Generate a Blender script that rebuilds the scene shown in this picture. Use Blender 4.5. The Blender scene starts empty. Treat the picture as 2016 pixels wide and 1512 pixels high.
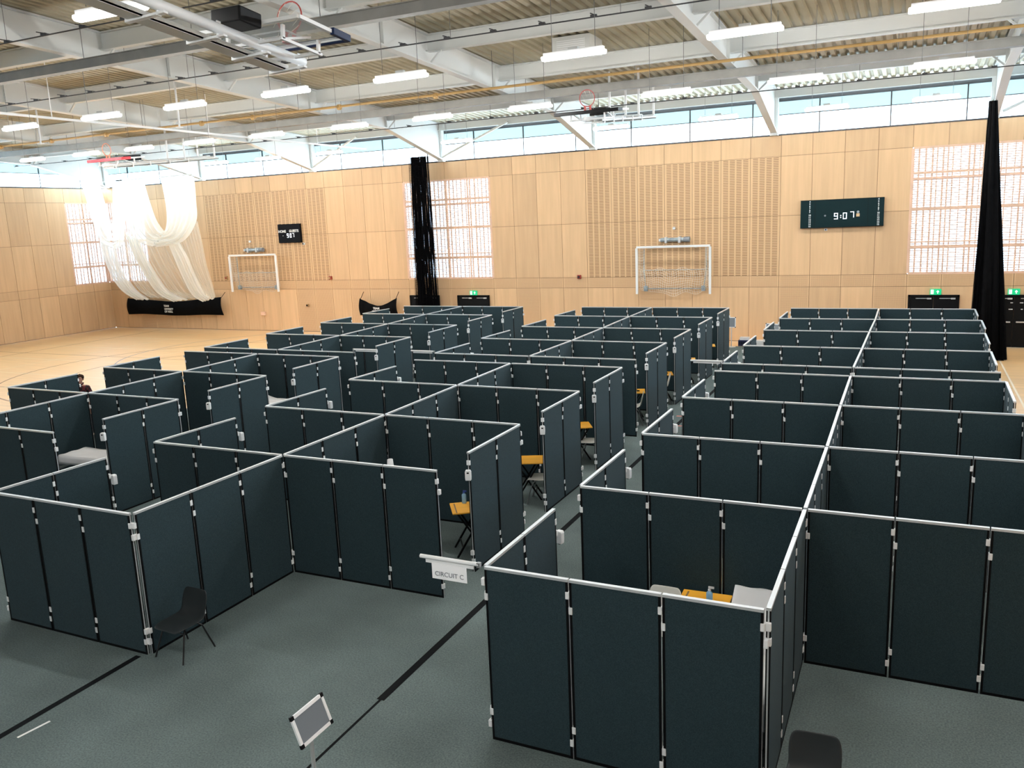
import bpy, math, random
from mathutils import Vector, Matrix

# ------------------------------------------------------------------ camera, world, exposure
S = bpy.context.scene
C = S.collection
cam_d = bpy.data.cameras.new('camera')
cam_d.sensor_width = 36.0
cam_d.lens = 1650.0 / 2016.0 * 36.0
cam_d.clip_end = 500
cam = bpy.data.objects.new('camera', cam_d)
C.objects.link(cam)
RV = Vector((0.90346551, 0.42660703, -0.04191082))
UV = Vector((-0.04456407, 0.19071704, 0.98063299))
FV = Vector((-0.42633804, 0.88410036, -0.19131761))
cam.matrix_world = Matrix(((RV.x, UV.x, -FV.x, 0), (RV.y, UV.y, -FV.y, 0),
                           (RV.z, UV.z, -FV.z, 4.985), (0, 0, 0, 1)))
S.camera = cam
S.view_settings.view_transform = 'Standard'
S.view_settings.look = 'None'
S.view_settings.gamma = 1.0
S.view_settings.use_curve_mapping = False
S.view_settings.exposure = 2.3
S.cycles.sample_clamp_direct = 1.6
S.cycles.sample_clamp_indirect = 4.0
SKY_STRENGTH = 9.0
LAMP_STRENGTH = 34.0

world = bpy.data.worlds.new('sky')
S.world = world
world.use_nodes = True
wn = world.node_tree.nodes
wn.clear()
wo = wn.new('ShaderNodeOutputWorld')
wb = wn.new('ShaderNodeBackground')
wb.inputs[0].default_value = (0.64, 0.85, 1.0, 1)
wb.inputs[1].default_value = SKY_STRENGTH
world.node_tree.links.new(wb.outputs[0], wo.inputs[0])

RX0, RX1, RY0, RY1 = -40.6, 9.3, -3.0, 33.0     # the hall
TOP = 7.62                                       # top of the timber lining
HEAD = 8.9                                       # head of the clerestory


def portal(name, loc, rot, sx, sy):
    l = bpy.data.lights.new(name, 'AREA')
    l.shape = 'RECTANGLE'
    l.size, l.size_y = sx, sy
    l.cycles.is_portal = True
    o = bpy.data.objects.new(name, l)
    o.location = loc
    o.rotation_euler = rot
    C.objects.link(o)


zc = (TOP + HEAD) / 2
portal('daylight_back', ((RX0 + RX1) / 2, RY1 + 0.3, zc), (math.radians(-90), 0, 0), RX1 - RX0, HEAD - TOP)
portal('daylight_left', (RX0 - 0.3, (RY0 + RY1) / 2, zc), (math.radians(90), 0, math.radians(-90)), RY1 - RY0, HEAD - TOP)
portal('daylight_right', (RX1 + 0.3, RY1 - 9.5, zc), (math.radians(90), 0, math.radians(90)), 19.0, HEAD - TOP)

# ------------------------------------------------------------------ materials
rng = random.Random(7)
M = {}


def mat(name, col, rough=0.6, metal=0.0, spec=0.5, noise=None, bump=None, emit=None, attr=None):
    m = bpy.data.materials.new(name)
    m.use_nodes = True
    nt = m.node_tree
    b = nt.nodes['Principled BSDF']
    b.inputs['Base Color'].default_value = (*col, 1)
    b.inputs['Roughness'].default_value = rough
    b.inputs['Metallic'].default_value = metal
    b.inputs['Specular IOR Level'].default_value = spec
    if emit:
        b.inputs['Emission Color'].default_value = (*emit[0], 1)
        b.inputs['Emission Strength'].default_value = emit[1]
    if noise or bump:
        tc = nt.nodes.new('ShaderNodeTexCoord')
        mp = nt.nodes.new('ShaderNodeMapping')
        nt.links.new(tc.outputs['Object'], mp.inputs[0])
    if noise:
        scale, amt = noise[0], noise[1]
        if len(noise) > 2:
            mp.inputs['Scale'].default_value = noise[2]
        n = nt.nodes.new('ShaderNodeTexNoise')
        n.inputs['Scale'].default_value = scale
        n.inputs['Detail'].default_value = 4
        nt.links.new(mp.outputs[0], n.inputs['Vector'])
        r = nt.nodes.new('ShaderNodeMapRange')
        r.inputs['From Min'].default_value = 0.3
        r.inputs['From Max'].default_value = 0.7
        r.inputs['To Min'].default_value = 1 - amt
        r.inputs['To Max'].default_value = 1 + amt
        nt.links.new(n.outputs['Fac'], r.inputs['Value'])
        val = r.outputs[0]
        if attr:
            a = nt.nodes.new('ShaderNodeAttribute')
            a.attribute_name = attr
            mu = nt.nodes.new('ShaderNodeMath')
            mu.operation = 'MULTIPLY'
            nt.links.new(val, mu.inputs[0])
            nt.links.new(a.outputs['Fac'], mu.inputs[1])
            val = mu.outputs[0]
        v = nt.nodes.new('ShaderNodeVectorMath')
        v.operation = 'SCALE'
        v.inputs[0].default_value = col
        nt.links.new(val, v.inputs['Scale'])
        nt.links.new(v.outputs[0], b.inputs['Base Color'])
    if bump:
        n2 = nt.nodes.new('ShaderNodeTexNoise')
        n2.inputs['Scale'].default_value = bump[0]
        nt.links.new(tc.outputs['Object'], n2.inputs['Vector'])
        bp = nt.nodes.new('ShaderNodeBump')
        bp.inputs['Strength'].default_value = bump[1]
        bp.inputs['Distance'].default_value = 0.01
        nt.links.new(n2.outputs['Fac'], bp.inputs['Height'])
        nt.links.new(bp.outputs[0], b.inputs['Normal'])
    M[name] = m
    return m


def see_through(name, col, alpha, rough=0.9, translucent=0.0, gloss=False):
    """mix of a clear shader with a coloured one"""
    m = bpy.data.materials.new(name)
    m.use_nodes = True
    nt = m.node_tree
    nt.nodes.clear()
    out = nt.nodes.new('ShaderNodeOutputMaterial')
    t = nt.nodes.new('ShaderNodeBsdfTransparent')
    mix = nt.nodes.new('ShaderNodeMixShader')
    mix.inputs[0].default_value = alpha
    if gloss:
        d = nt.nodes.new('ShaderNodeBsdfGlossy')
        d.inputs['Roughness'].default_value = rough
    else:
        d = nt.nodes.new('ShaderNodeBsdfDiffuse')
    d.inputs[0].default_value = (*col, 1)
    src = d
    if translucent:
        tr = nt.nodes.new('ShaderNodeBsdfTranslucent')
        tr.inputs[0].default_value = (*col, 1)
        m2 = nt.nodes.new('ShaderNodeMixShader')
        m2.inputs[0].default_value = translucent
        nt.links.new(d.outputs[0], m2.inputs[1])
        nt.links.new(tr.outputs[0], m2.inputs[2])
        src = m2
    nt.links.new(t.outputs[0], mix.inputs[1])
    nt.links.new(src.outputs[0], mix.inputs[2])
    nt.links.new(mix.outputs[0], out.inputs[0])
    M[name] = m
    return m


mat('fabric', (0.0205, 0.0375, 0.0445), 0.9, spec=0.15, noise=(150, 0.35), bump=(300, 0.35))
fb = M['fabric'].node_tree.nodes['Principled BSDF']
fb.inputs['Sheen Weight'].default_value = 0.07          # looped nylon catches light at a glance
fb.inputs['Sheen Roughness'].default_value = 0.45
fb.inputs['Sheen Tint'].default_value = (0.80, 0.92, 1.0, 1)
mat('silver', (0.62, 0.63, 0.64), 0.35, metal=0.55)
mat('black_edge', (0.002, 0.002, 0.0025), 0.6, spec=0.12)
mat('white_plastic', (0.72, 0.73, 0.74), 0.4)
mat('carpet', (0.093, 0.119, 0.118), 0.95, spec=0.15, noise=(0.9, 0.16), bump=(300, 0.4))
nt = M['carpet'].node_tree
spk = nt.nodes.new('ShaderNodeTexNoise')
spk.inputs['Scale'].default_value = 55
spk.inputs['Detail'].default_value = 3
tcn = [n for n in nt.nodes if n.type == 'TEX_COORD'][0]
nt.links.new(tcn.outputs['Object'], spk.inputs['Vector'])
mr = nt.nodes.new('ShaderNodeMapRange')
mr.inputs['From Min'].default_value, mr.inputs['From Max'].default_value = .3, .7
mr.inputs['To Min'].default_value, mr.inputs['To Max'].default_value = .72, 1.28
nt.links.new(spk.outputs['Fac'], mr.inputs['Value'])
sc_ = nt.nodes.new('ShaderNodeVectorMath')
sc_.operation = 'SCALE'
old = [n for n in nt.nodes if n.type == 'VECT_MATH' and n != sc_][0]
nt.links.new(old.outputs[0], sc_.inputs[0])
nt.links.new(mr.outputs[0], sc_.inputs['Scale'])
nt.links.new(sc_.outputs[0], nt.nodes['Principled BSDF'].inputs['Base Color'])
mat('tape', (0.0035, 0.004, 0.0045), 0.9, spec=0.08, noise=(3, 0.3))
mat('white_tape', (0.75, 0.75, 0.73), 0.6)
mat('red_tape', (0.7, 0.09, 0.04), 0.5)
mat('white_paint', (0.56, 0.57, 0.56), 0.55, noise=(0.5, 0.05))
mat('ply', (0.60, 0.395, 0.225), 0.5, spec=0.3, noise=(1.2, 0.07, (6, 6, 0.4)), attr='tone')
mat('ply_dark', (0.20, 0.12, 0.06), 0.8)
mat('ply_window', (0.70, 0.46, 0.33), 0.6, noise=(2, 0.1))
mat('wood_floor', (0.71, 0.445, 0.21), 0.32, spec=0.4, noise=(1.0, 0.10, (0.5, 7, 1)))
mat('deck', (0.31, 0.275, 0.19), 0.6, metal=0.0, noise=(0.6, 0.08))
mat('steel', (0.54, 0.555, 0.545), 0.5, noise=(0.4, 0.05))
mat('trunking', (0.17, 0.165, 0.15), 0.6, metal=0.1, noise=(2, 0.15))
mat('dark_metal', (0.018, 0.018, 0.02), 0.5, metal=0.2)
mat('gas_pipe', (0.36, 0.22, 0.075), 0.6)
mat('wire', (0.12, 0.12, 0.12), 0.5, metal=0.5)
mat('lamp', (0.9, 0.9, 0.9), 0.5, emit=((1.0, 0.985, 0.95), LAMP_STRENGTH))
mat('black_net', (0.002, 0.002, 0.0025), 0.95, spec=0.05)
mat('black_cloth', (0.0035, 0.0035, 0.004), 0.9, spec=0.05, noise=(6, 0.3))
mat('door_black', (0.003, 0.0034, 0.004), 0.5, spec=0.12)
mat('board_teal', (0.0014, 0.0125, 0.0150), 0.6, spec=0.12)
mat('board_black', (0.002, 0.002, 0.003), 0.6, spec=0.1)
mat('digit', (0.9, 0.95, 1.0), 0.5, emit=((0.85, 0.92, 1.0), 0.35))
mat('lettering', (0.78, 0.80, 0.80), 0.6)
mat('tan_tape', (0.62, 0.42, 0.24), 0.7)
mat('exit_green', (0.0, 0.35, 0.14), 0.4, emit=((0.0, 0.62, 0.25), 0.12))
mat('exit_white', (0.9, 0.95, 0.92), 0.4, emit=((0.9, 1.0, 0.95), 0.25))
mat('desk_top', (0.82, 0.40, 0.035), 0.45, noise=(2, 0.05, (1, 12, 1)))
mat('desk_leg', (0.003, 0.003, 0.003), 0.5, spec=0.15)
mat('chair_grey', (0.015, 0.018, 0.0195), 0.42, spec=0.3)
mat('chair_white', (0.62, 0.62, 0.58), 0.45)
mat('chair_leg', (0.006, 0.006, 0.007), 0.4, metal=0.2)
mat('steel_leg', (0.3, 0.3, 0.3), 0.3, metal=0.8)
mat('sheet', (0.86, 0.86, 0.88), 0.8)
mat('vinyl_black', (0.005, 0.005, 0.006), 0.5)
mat('sign_grey', (0.16, 0.18, 0.20), 0.25)
mat('galvanised', (0.28, 0.33, 0.36), 0.4, metal=0.5, noise=(8, 0.3))
mat('goal_white', (0.78, 0.79, 0.80), 0.45)
mat('net_cord', (0.66, 0.62, 0.54), 0.9)
mat('pad_blue', (0.004, 0.014, 0.055), 0.5, spec=0.2)
mat('pad_red', (0.62, 0.02, 0.03), 0.5)
mat('pad_black', (0.002, 0.002, 0.0025), 0.5, spec=0.15)
mat('hoop_red', (0.30, 0.03, 0.025), 0.45)
mat('hoop_orange', (0.55, 0.14, 0.06), 0.45)
mat('crate_blue', (0.003, 0.008, 0.045), 0.5)
mat('carton', (0.60, 0.60, 0.60), 0.7)
mat('alarm_red', (0.28, 0.03, 0.02), 0.5)
mat('brass', (0.35, 0.22, 0.10), 0.5)
mat('line_brown', (0.22, 0.10, 0.04), 0.5)
mat('line_blue', (0.20, 0.20, 0.26), 0.5)
mat('line_white', (0.75, 0.62, 0.45), 0.5)
mat('skin', (0.40, 0.20, 0.14), 0.55)
mat('hair', (0.022, 0.009, 0.004), 0.8, spec=0.1)
mat('trousers', (0.02, 0.022, 0.03), 0.8)
mat('eye', (0.02, 0.015, 0.012), 0.3)
mat('lips', (0.40, 0.16, 0.14), 0.5)
mat('shoe', (0.02, 0.02, 0.02), 0.5)
mat('gel_blue', (0.20, 0.38, 0.55), 0.2)
mat('bottle_navy', (0.03, 0.06, 0.25), 0.3)
see_through('glass', (0.9, 0.95, 1.0), 0.05, 0.02, gloss=True)
see_through('glass_teal', (0.22, 0.36, 0.40), 0.35, translucent=0.2)
M['glass_teal'].node_tree.nodes['Transparent BSDF'].inputs[0].default_value = (0.215, 0.215, 0.205, 1)
see_through('glass_dimmed', (0.6, 0.6, 0.65), 0.15, translucent=0.5)  # pane tint added only to dim the sky behind the lattice bars
M['glass_dimmed'].node_tree.nodes['Transparent BSDF'].inputs[0].default_value = (0.30, 0.31, 0.33, 1)
see_through('board_glass', (0.7, 0.75, 0.75), 0.28)
see_through('white_net', (0.93, 0.91, 0.86), 0.66, translucent=0.45)
see_through('white_veil', (0.93, 0.90, 0.82), 0.28, translucent=0.45)

# plaid shirt
m = mat('plaid', (0.02, 0.012, 0.014), 0.9)
nt = m.node_tree
tc = nt.nodes.new('ShaderNodeTexCoord')
ch = nt.nodes.new('ShaderNodeTexChecker')
ch.inputs['Scale'].default_value = 15
ch.inputs[1].default_value = (0.004, 0.003, 0.004, 1)
ch.inputs[2].default_value = (0.10, 0.012, 0.016, 1)
nt.links.new(tc.outputs['Object'], ch.inputs[0])
nt.links.new(ch.outputs[0], nt.nodes['Principled BSDF'].inputs['Base Color'])


# slotted acoustic boards: rows of horizontal slots cut in columns
def slotted(name, x0, pitch, zpitch, slot, zfrac, ncol, dark):
    m = mat(name, (0.60, 0.395, 0.225), 0.5, spec=0.3)
    nt = m.node_tree
    b = nt.nodes['Principled BSDF']
    tc = nt.nodes.new('ShaderNodeTexCoord')
    sx = nt.nodes.new('ShaderNodeSeparateXYZ')
    nt.links.new(tc.outputs['Object'], sx.inputs[0])

    def math_(op, a, bb=None):
        n = nt.nodes.new('ShaderNodeMath')
        n.operation = op
        for i, v in enumerate((a, bb)):
            if v is None:
                continue
            if isinstance(v, (int, float)):
                n.inputs[i].default_value = v
            else:
                nt.links.new(v, n.inputs[i])
        return n.outputs[0]
    u = math_('FRACT', math_('DIVIDE', math_('ADD', sx.outputs['X'], -x0 + 100 * pitch), pitch))
    u2 = math_('FRACT', math_('MULTIPLY', math_('DIVIDE', math_('SUBTRACT', u, 0.05), 0.90), ncol))
    inx = math_('MULTIPLY', math_('GREATER_THAN', u2, (1 - slot) / 2), math_('LESS_THAN', u2, 1 - (1 - slot) / 2))
    inx = math_('MULTIPLY', inx, math_('MULTIPLY', math_('GREATER_THAN', u, 0.05), math_('LESS_THAN', u, 0.95)))
    w = math_('FRACT', math_('DIVIDE', sx.outputs['Z'], zpitch))
    inz = math_('LESS_THAN', w, zfrac)
    f = math_('MULTIPLY', inx, inz)
    mx = nt.nodes.new('ShaderNodeMix')
    mx.data_type = 'RGBA'
    nt.links.new(f, mx.inputs[0])
    mx.inputs[6].default_value = (0.60, 0.395, 0.225, 1)
    mx.inputs[7].default_value = (*dark, 1)
    nt.links.new(mx.outputs[2], b.inputs['Base Color'])


JP = 1.093                       # pitch of the wall boards
J0 = -4.56                       # one joint
slotted('ply_slots', J0, JP, 0.062, 0.76, 0.42, 4, (0.20, 0.11, 0.05))
slotted('ply_perf', J0, JP, 0.035, 0.60, 0.50, 26, (0.36, 0.22, 0.12))


# ------------------------------------------------------------------ mesh helpers
class MB:
    """collects shapes for one mesh; every face has a material slot and a tone"""

    def __init__(s):
        s.v, s.f, s.m, s.t = [], [], [], []

    def add(s, vs, fs, mi=0, tone=1.0):
        n = len(s.v)
        s.v += [tuple(v) for v in vs]
        for f in fs:
            s.f.append(tuple(i + n for i in f))
            s.m.append(mi)
            s.t.append(tone)

    def box(s, x0, x1, y0, y1, z0, z1, mi=0, tone=1.0):
        vs = [(x, y, z) for x in (x0, x1) for y in (y0, y1) for z in (z0, z1)]
        s.add(vs, [(0, 1, 3, 2), (4, 6, 7, 5), (0, 4, 5, 1), (2, 3, 7, 6), (0, 2, 6, 4), (1, 5, 7, 3)], mi, tone)

    def bar(s, a, b, w, h, mi=0, up=(0, 0, 1)):
        a, b = Vector(a), Vector(b)
        d = (b - a).normalized()
        up = Vector(up)
        if abs(d.dot(up)) > 0.98:
            up = Vector((1, 0, 0))
        r = d.cross(up).normalized() * (w / 2)
        u = r.cross(d).normalized() * (h / 2)
        vs = []
        for p in (a, b):
            vs += [p - r - u, p + r - u, p + r + u, p - r + u]
        s.add(vs, [(0, 3, 2, 1), (4, 5, 6, 7), (0, 1, 5, 4), (1, 2, 6, 5), (2, 3, 7, 6), (3, 0, 4, 7)], mi)

    def tube(s, pts, r, n=10, mi=0, cap=True, closed=False):
        pts = [Vector(p) for p in pts]
        rs = r if isinstance(r, (list, tuple)) else [r] * len(pts)
        k = len(pts)
        base = len(s.v)
        vs = []
        prev = None
        for i, p in enumerate(pts):
            if closed:
                d = (pts[(i + 1) % k] - pts[i - 1]).normalized()
            else:
                d = (pts[min(i + 1, k - 1)] - pts[max(i - 1, 0)]).normalized()
            ref = prev if prev is not None else (Vector((0, 0, 1)) if abs(d.z) < 0.9 else Vector((1, 0, 0)))
            x = (ref - d * ref.dot(d)).normalized()
            prev = x
            y = d.cross(x)
            for j in range(n):
                a = 2 * math.pi * j / n
                vs.append(p + (x * math.cos(a) + y * math.sin(a)) * rs[i])
        fs = []
        for i in range(k if closed else k - 1):
            i2 = (i + 1) % k
            for j in range(n):
                j2 = (j + 1) % n
                fs.append((i * n + j, i * n + j2, i2 * n + j2, i2 * n + j))
        if cap and not closed:
            fs.append(tuple(reversed(range(n))))
            fs.append(tuple((k - 1) * n + j for j in range(n)))
        s.add(vs, fs, mi)

    def lathe(s, prof, n=20, mi=0, at=(0, 0, 0)):
        s.tube([(at[0], at[1], at[2] + z + 1e-6 * i) for i, (r, z) in enumerate(prof)], [max(r, 1e-4) for r, z in prof], n, mi)

    def prism(s, poly, axis, a, b, mi=0):
        """extrude a polygon of (u,v) along axis 'x','y' or 'z' from a to b"""
        n = len(poly)

        def P(u, v, t):
            return {'x': (t, u, v), 'y': (u, t, v), 'z': (u, v, t)}[axis]
        vs = [P(u, v, a) for u, v in poly] + [P(u, v, b) for u, v in poly]
        fs = [tuple(reversed(range(n))), tuple(range(n, 2 * n))]
        fs += [(i, (i + 1) % n, n + (i + 1) % n, n + i) for i in range(n)]
        s.add(vs, fs, mi)

    def grid(s, fn, nu, nv, mi=0):
        vs = [fn(i / nu, j / nv) for i in range(nu + 1) for j in range(nv + 1)]
        fs = [(i * (nv + 1) + j, (i + 1) * (nv + 1) + j, (i + 1) * (nv + 1) + j + 1, i * (nv + 1) + j + 1)
              for i in range(nu) for j in range(nv)]
        s.add(vs, fs, mi)

    def build(s, name, mats, parent=None, smooth=False, bevel=0, solid=0, subsurf=0, tone=False, loc=None):
        me = bpy.data.meshes.new(name)
        me.from_pydata(s.v, [], s.f)
        mats = mats if isinstance(mats, (list, tuple)) else [mats]
        for mm in mats:
            me.materials.append(M[mm])
        me.polygons.foreach_set('material_index', s.m)
        if tone:
            a = me.attributes.new('tone', 'FLOAT', 'FACE')
            a.data.foreach_set('value', s.t)
        me.validate()
        import bmesh
        bm = bmesh.new()
        bm.from_mesh(me)
        bmesh.ops.recalc_face_normals(bm, faces=bm.faces)
        bm.to_mesh(me)
        bm.free()
        if smooth:
            me.polygons.foreach_set('use_smooth', [True] * len(me.polygons))
        o = bpy.data.objects.new(name, me)
        C.objects.link(o)
        if parent:
            o.parent = parent
        if loc:
            o.location = loc
        if solid:
            md = o.modifiers.new('thickness', 'SOLIDIFY')
            md.thickness = solid
            md.offset = 0
        if subsurf:
            md = o.modifiers.new('smooth', 'SUBSURF')
            md.levels = md.render_levels = subsurf
        if bevel:
            md = o.modifiers.new('edges', 'BEVEL')
            md.width = bevel
            md.segments = 2
            md.limit_method = 'ANGLE'
        return o


def tag(o, label, cat, group=None, kind=None):
    o['label'] = label
    o['category'] = cat
    if group:
        o['group'] = group
    if kind:
        o['kind'] = kind
    return o


def thing(name, label, cat, loc=(0, 0, 0), rz=0.0, group=None):
    o = bpy.data.objects.new(name, None)
    o.empty_display_size = 0.2
    o.location = loc
    o.rotation_euler = (0, 0, rz)
    C.objects.link(o)
    return tag(o, label, cat, group)


def struct(o, label=None):
    o['kind'] = 'structure'
    if label:
        o['label'] = label
    return o


def dup(src, parent=None):
    """a copy of a thing with copies of its parts and sub-parts"""
    c = src.copy()
    C.objects.link(c)
    c.parent = parent
    for ch_ in list(src.children):
        dup(ch_, c)
    return c


def place(o, loc, rz=0.0, label=None, group=None, sx=None):
    o.location = loc
    o.rotation_euler = (0, 0, rz)
    if sx:
        o.scale = (sx, 1, 1)
    if label:
        o['label'] = label
    if group:
        o['group'] = group
    return o


def text(body, size, mat_name, parent, loc, rot=(math.radians(90), 0, 0), name='lettering', align='CENTER', bold=0.0, ext=0.002):
    cu = bpy.data.curves.new(name, 'FONT')
    cu.body = body
    cu.size = size
    cu.align_x = align
    cu.align_y = 'CENTER'
    cu.offset = bold
    cu.extrude = ext
    t = bpy.data.objects.new(name, cu)
    C.objects.link(t)
    bpy.context.view_layer.update()
    me = bpy.data.meshes.new_from_object(t.evaluated_get(bpy.context.evaluated_depsgraph_get()))
    C.objects.unlink(t)
    bpy.data.objects.remove(t)
    me.materials.clear()
    me.materials.append(M[mat_name])
    o = bpy.data.objects.new(name, me)
    o.location = loc
    o.rotation_euler = rot
    o.parent = parent
    C.objects.link(o)
    return o


ORD = ['first', 'second', 'third', 'fourth', 'fifth', 'sixth', 'seventh', 'eighth', 'ninth', 'tenth', 'eleventh', 'twelfth']

# ------------------------------------------------------------------ floor
b = MB()
b.box(RX0 - .3, RX1 + .3, RY0 - .3, RY1 + .3, -0.2, -0.006)
floor = struct(b.build('floor', 'wood_floor'))
b = MB()
b.box(-19.0, 2.0, RY0, 31.7, -0.006, 0.0)
carpet = b.build('floor_carpet', 'carpet')
struct(carpet, 'dark grey carpet sheeting laid over the sports floor')


def flat_line(pts, w, m_, name='marking_line', z=-0.0045, parent=None, h=0.001):
    b = MB()
    P = [Vector((x, y, 0)) for x, y in pts]
    L = []
    for i, p in enumerate(P):
        d = (P[min(i + 1, len(P) - 1)] - P[max(i - 1, 0)]).normalized()
        n = Vector((-d.y, d.x, 0)) * w / 2
        L += [(p.x + n.x, p.y + n.y, z), (p.x - n.x, p.y - n.y, z), (p.x + n.x, p.y + n.y, z + h), (p.x - n.x, p.y - n.y, z + h)]
    fs = []
    for i in range(len(P) - 1):
        k = i * 4
        fs += [(k + 2, k + 3, k + 7, k + 6), (k, k + 4, k + 5, k + 1), (k, k + 2, k + 6, k + 4), (k + 1, k + 5, k + 7, k + 3)]
    b.add(L, fs)
    o = b.build(name, m_, parent)
    o['kind'] = 'structure'
    return o


def arc(cx, cy, r, a0, a1, n=40):
    return [(cx + r * math.cos(math.radians(a0 + (a1 - a0) * i / n)), cy + r * math.sin(math.radians(a0 + (a1 - a0) * i / n))) for i in range(n + 1)]


for pts, w, mm in [
    (arc(-24.6, 23.2, 6.6, 100, 260), .06, 'line_brown'), (arc(-25.2, 22.6, 3.6, 110, 255), .05, 'line_brown'),
    (arc(-24.5, 27.3, 6.0, 120, 240), .05, 'line_blue'), (arc(-23.0, 28.2, 4.6, 110, 250), .05, 'line_brown'),
    (arc(-21.5, 29.5, 3.4, 110, 250), .05, 'line_brown'),
    ([(-40.4, 29.6), (-19, 29.6)], .05, 'line_white'), ([(-40.4, 23.4), (-19, 23.4)], .05, 'line_white'),
    ([(-40.4, 26.6), (-19, 26.6)], .05, 'line_white'), ([(-40.4, 20.6), (-19, 20.6)], .05, 'line_white'),
    ([(-36.5, 6), (-36.5, 32.4)], .05, 'line_brown'), ([(-32.8, 6), (-32.8, 32.0)], .05, 'line_white'),
    ([(-28.6, 6), (-28.6, 32.0)], .05, 'line_white'), ([(-40.4, 18.4), (-19, 18.4)], .05, 'line_brown'),
    ([(-40.4, 24.6), (-19, 24.6)], .04, 'line_brown'), ([(-40.4, 15.6), (-19, 15.6)], .05, 'line_white'),
    ([(2.6, 6), (2.6, 32.0)], .05, 'line_white')]:
    flat_line(pts, w, mm, parent=floor)
# seams of the carpet taped over
for k, (pts, w) in enumerate([([(-8.27, 2.2), (-8.27, 6.42)], .085), ([(-4.96, 6.7), (-4.98, 9.8), (-4.95, 31.6)], .095), ([(-4.93, 3.4), (-4.96, 6.7)], .032)]):
    flat_line(pts, w, 'tape', 'seam_line', 0.0002, carpet)
wt = flat_line([(-8.08, 4.74), (-8.03, 5.07)], .03, 'white_tape', 'floor_tape', 0.0003)
del wt['kind']
tag(wt, 'short white tape mark on the grey carpet before the booths', 'tape')
for k, (yy, l) in enumerate([(19.2, 'red tape mark on the aisle carpet, nearer of two'), (20.2, 'red tape mark on the aisle carpet, farther of two')]):
    o = flat_line([(-5.2, yy), (-4.75, yy + .05)], .06, 'red_tape', 'floor_tape', 0.0016)
    del o['kind']
    tag(o, l, 'tape', 'red tape marks on the aisle seam')


# ------------------------------------------------------------------ walls
def joints(a, bnd):
    k0 = math.floor((a - J0) / JP + 0.5)
    k1 = math.floor((bnd - J0) / JP + 0.5)
    return [J0 + JP * k for k in range(k0, k1 + 1)]


ROWZ = [0.0, 2.10, 2.53, 4.74, 6.88, TOP]
SLOT_SPANS = [(-12.25, -4.5), (-33.3, -25.3)]
WIN_BACK = [(-40.63, -37.35), (-20.96, -16.58), (-0.19, 4.18)]
b = MB()
xs = joints(RX0, RX1)
for i in range(len(xs) - 1):
    x0, x1 = xs[i], xs[i + 1]
    xm = (x0 + x1) / 2
    win = any(a - .1 < xm < c + .1 for a, c in WIN_BACK)
    for r in range(5):
        z0, z1 = ROWZ[r], ROWZ[r + 1]
        if win and r in (2, 3):
            continue
        mi = 0
        if r in (2, 3) and any(a < xm < c for a, c in SLOT_SPANS):
            mi = 1
        elif r == 1 or (r == 0 and rng.random() < 0.30):
            mi = 2
        g = 0.007
        if r == 0 and rng.random() < 0.0:
            continue
        b.box(x0 + g, x1 - g, RY1, RY1 + .03, z0 + (g if r else 0.02), z1 - g, mi, rng.uniform(0.90, 1.08))
        b.box(x0, x1, RY1 + .02, RY1 + .14, z0, z1, 3)
struct(b.build('wall_back', ['ply', 'ply_slots', 'ply_perf', 'ply_dark'], tone=True))

b = MB()
n = 33
ys = [RY1 - JP * k for k in range(n + 1)]
for i in range(n):
    y1, y0 = ys[i], ys[i + 1]
    for r in range(5):
        if i in (0, 1) and r in (2, 3):
            continue
        z0, z1 = ROWZ[r], ROWZ[r + 1]
        g = 0.007
        b.box(RX0 - .03, RX0, y0 + g, y1 - g, z0 + (g if r else 0.02), z1 - g, 0, rng.uniform(0.90, 1.08))
        b.box(RX0 - .14, RX0 - .02, y0, y1, z0, z1, 1)
struct(b.build('wall_left', ['ply', 'ply_dark'], tone=True))
b = MB()
b.box(RX1, RX1 + .14, RY0, RY1, 0, TOP)
b.box(RX1, RX1 + .14, RY0, RY1, HEAD + .1, 11.2, 1)
b.box(RX1, RX1 + .14, RY0, RY1 - 19.0, TOP, HEAD + .1, 1)
struct(b.build('wall_right', ['ply_window', 'white_paint']))
b = MB()
b.box(RX0, RX1, RY0 - .14, RY0, 0, 11.2)
struct(b.build('wall_front', ['white_paint']))
b = MB()
b.box(RX0 - .14, RX0, RY0, RY1, HEAD + .2, 11.2)
struct(b.build('trim_1', 'white_paint'), 'white wall strip above the end windows')


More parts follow.
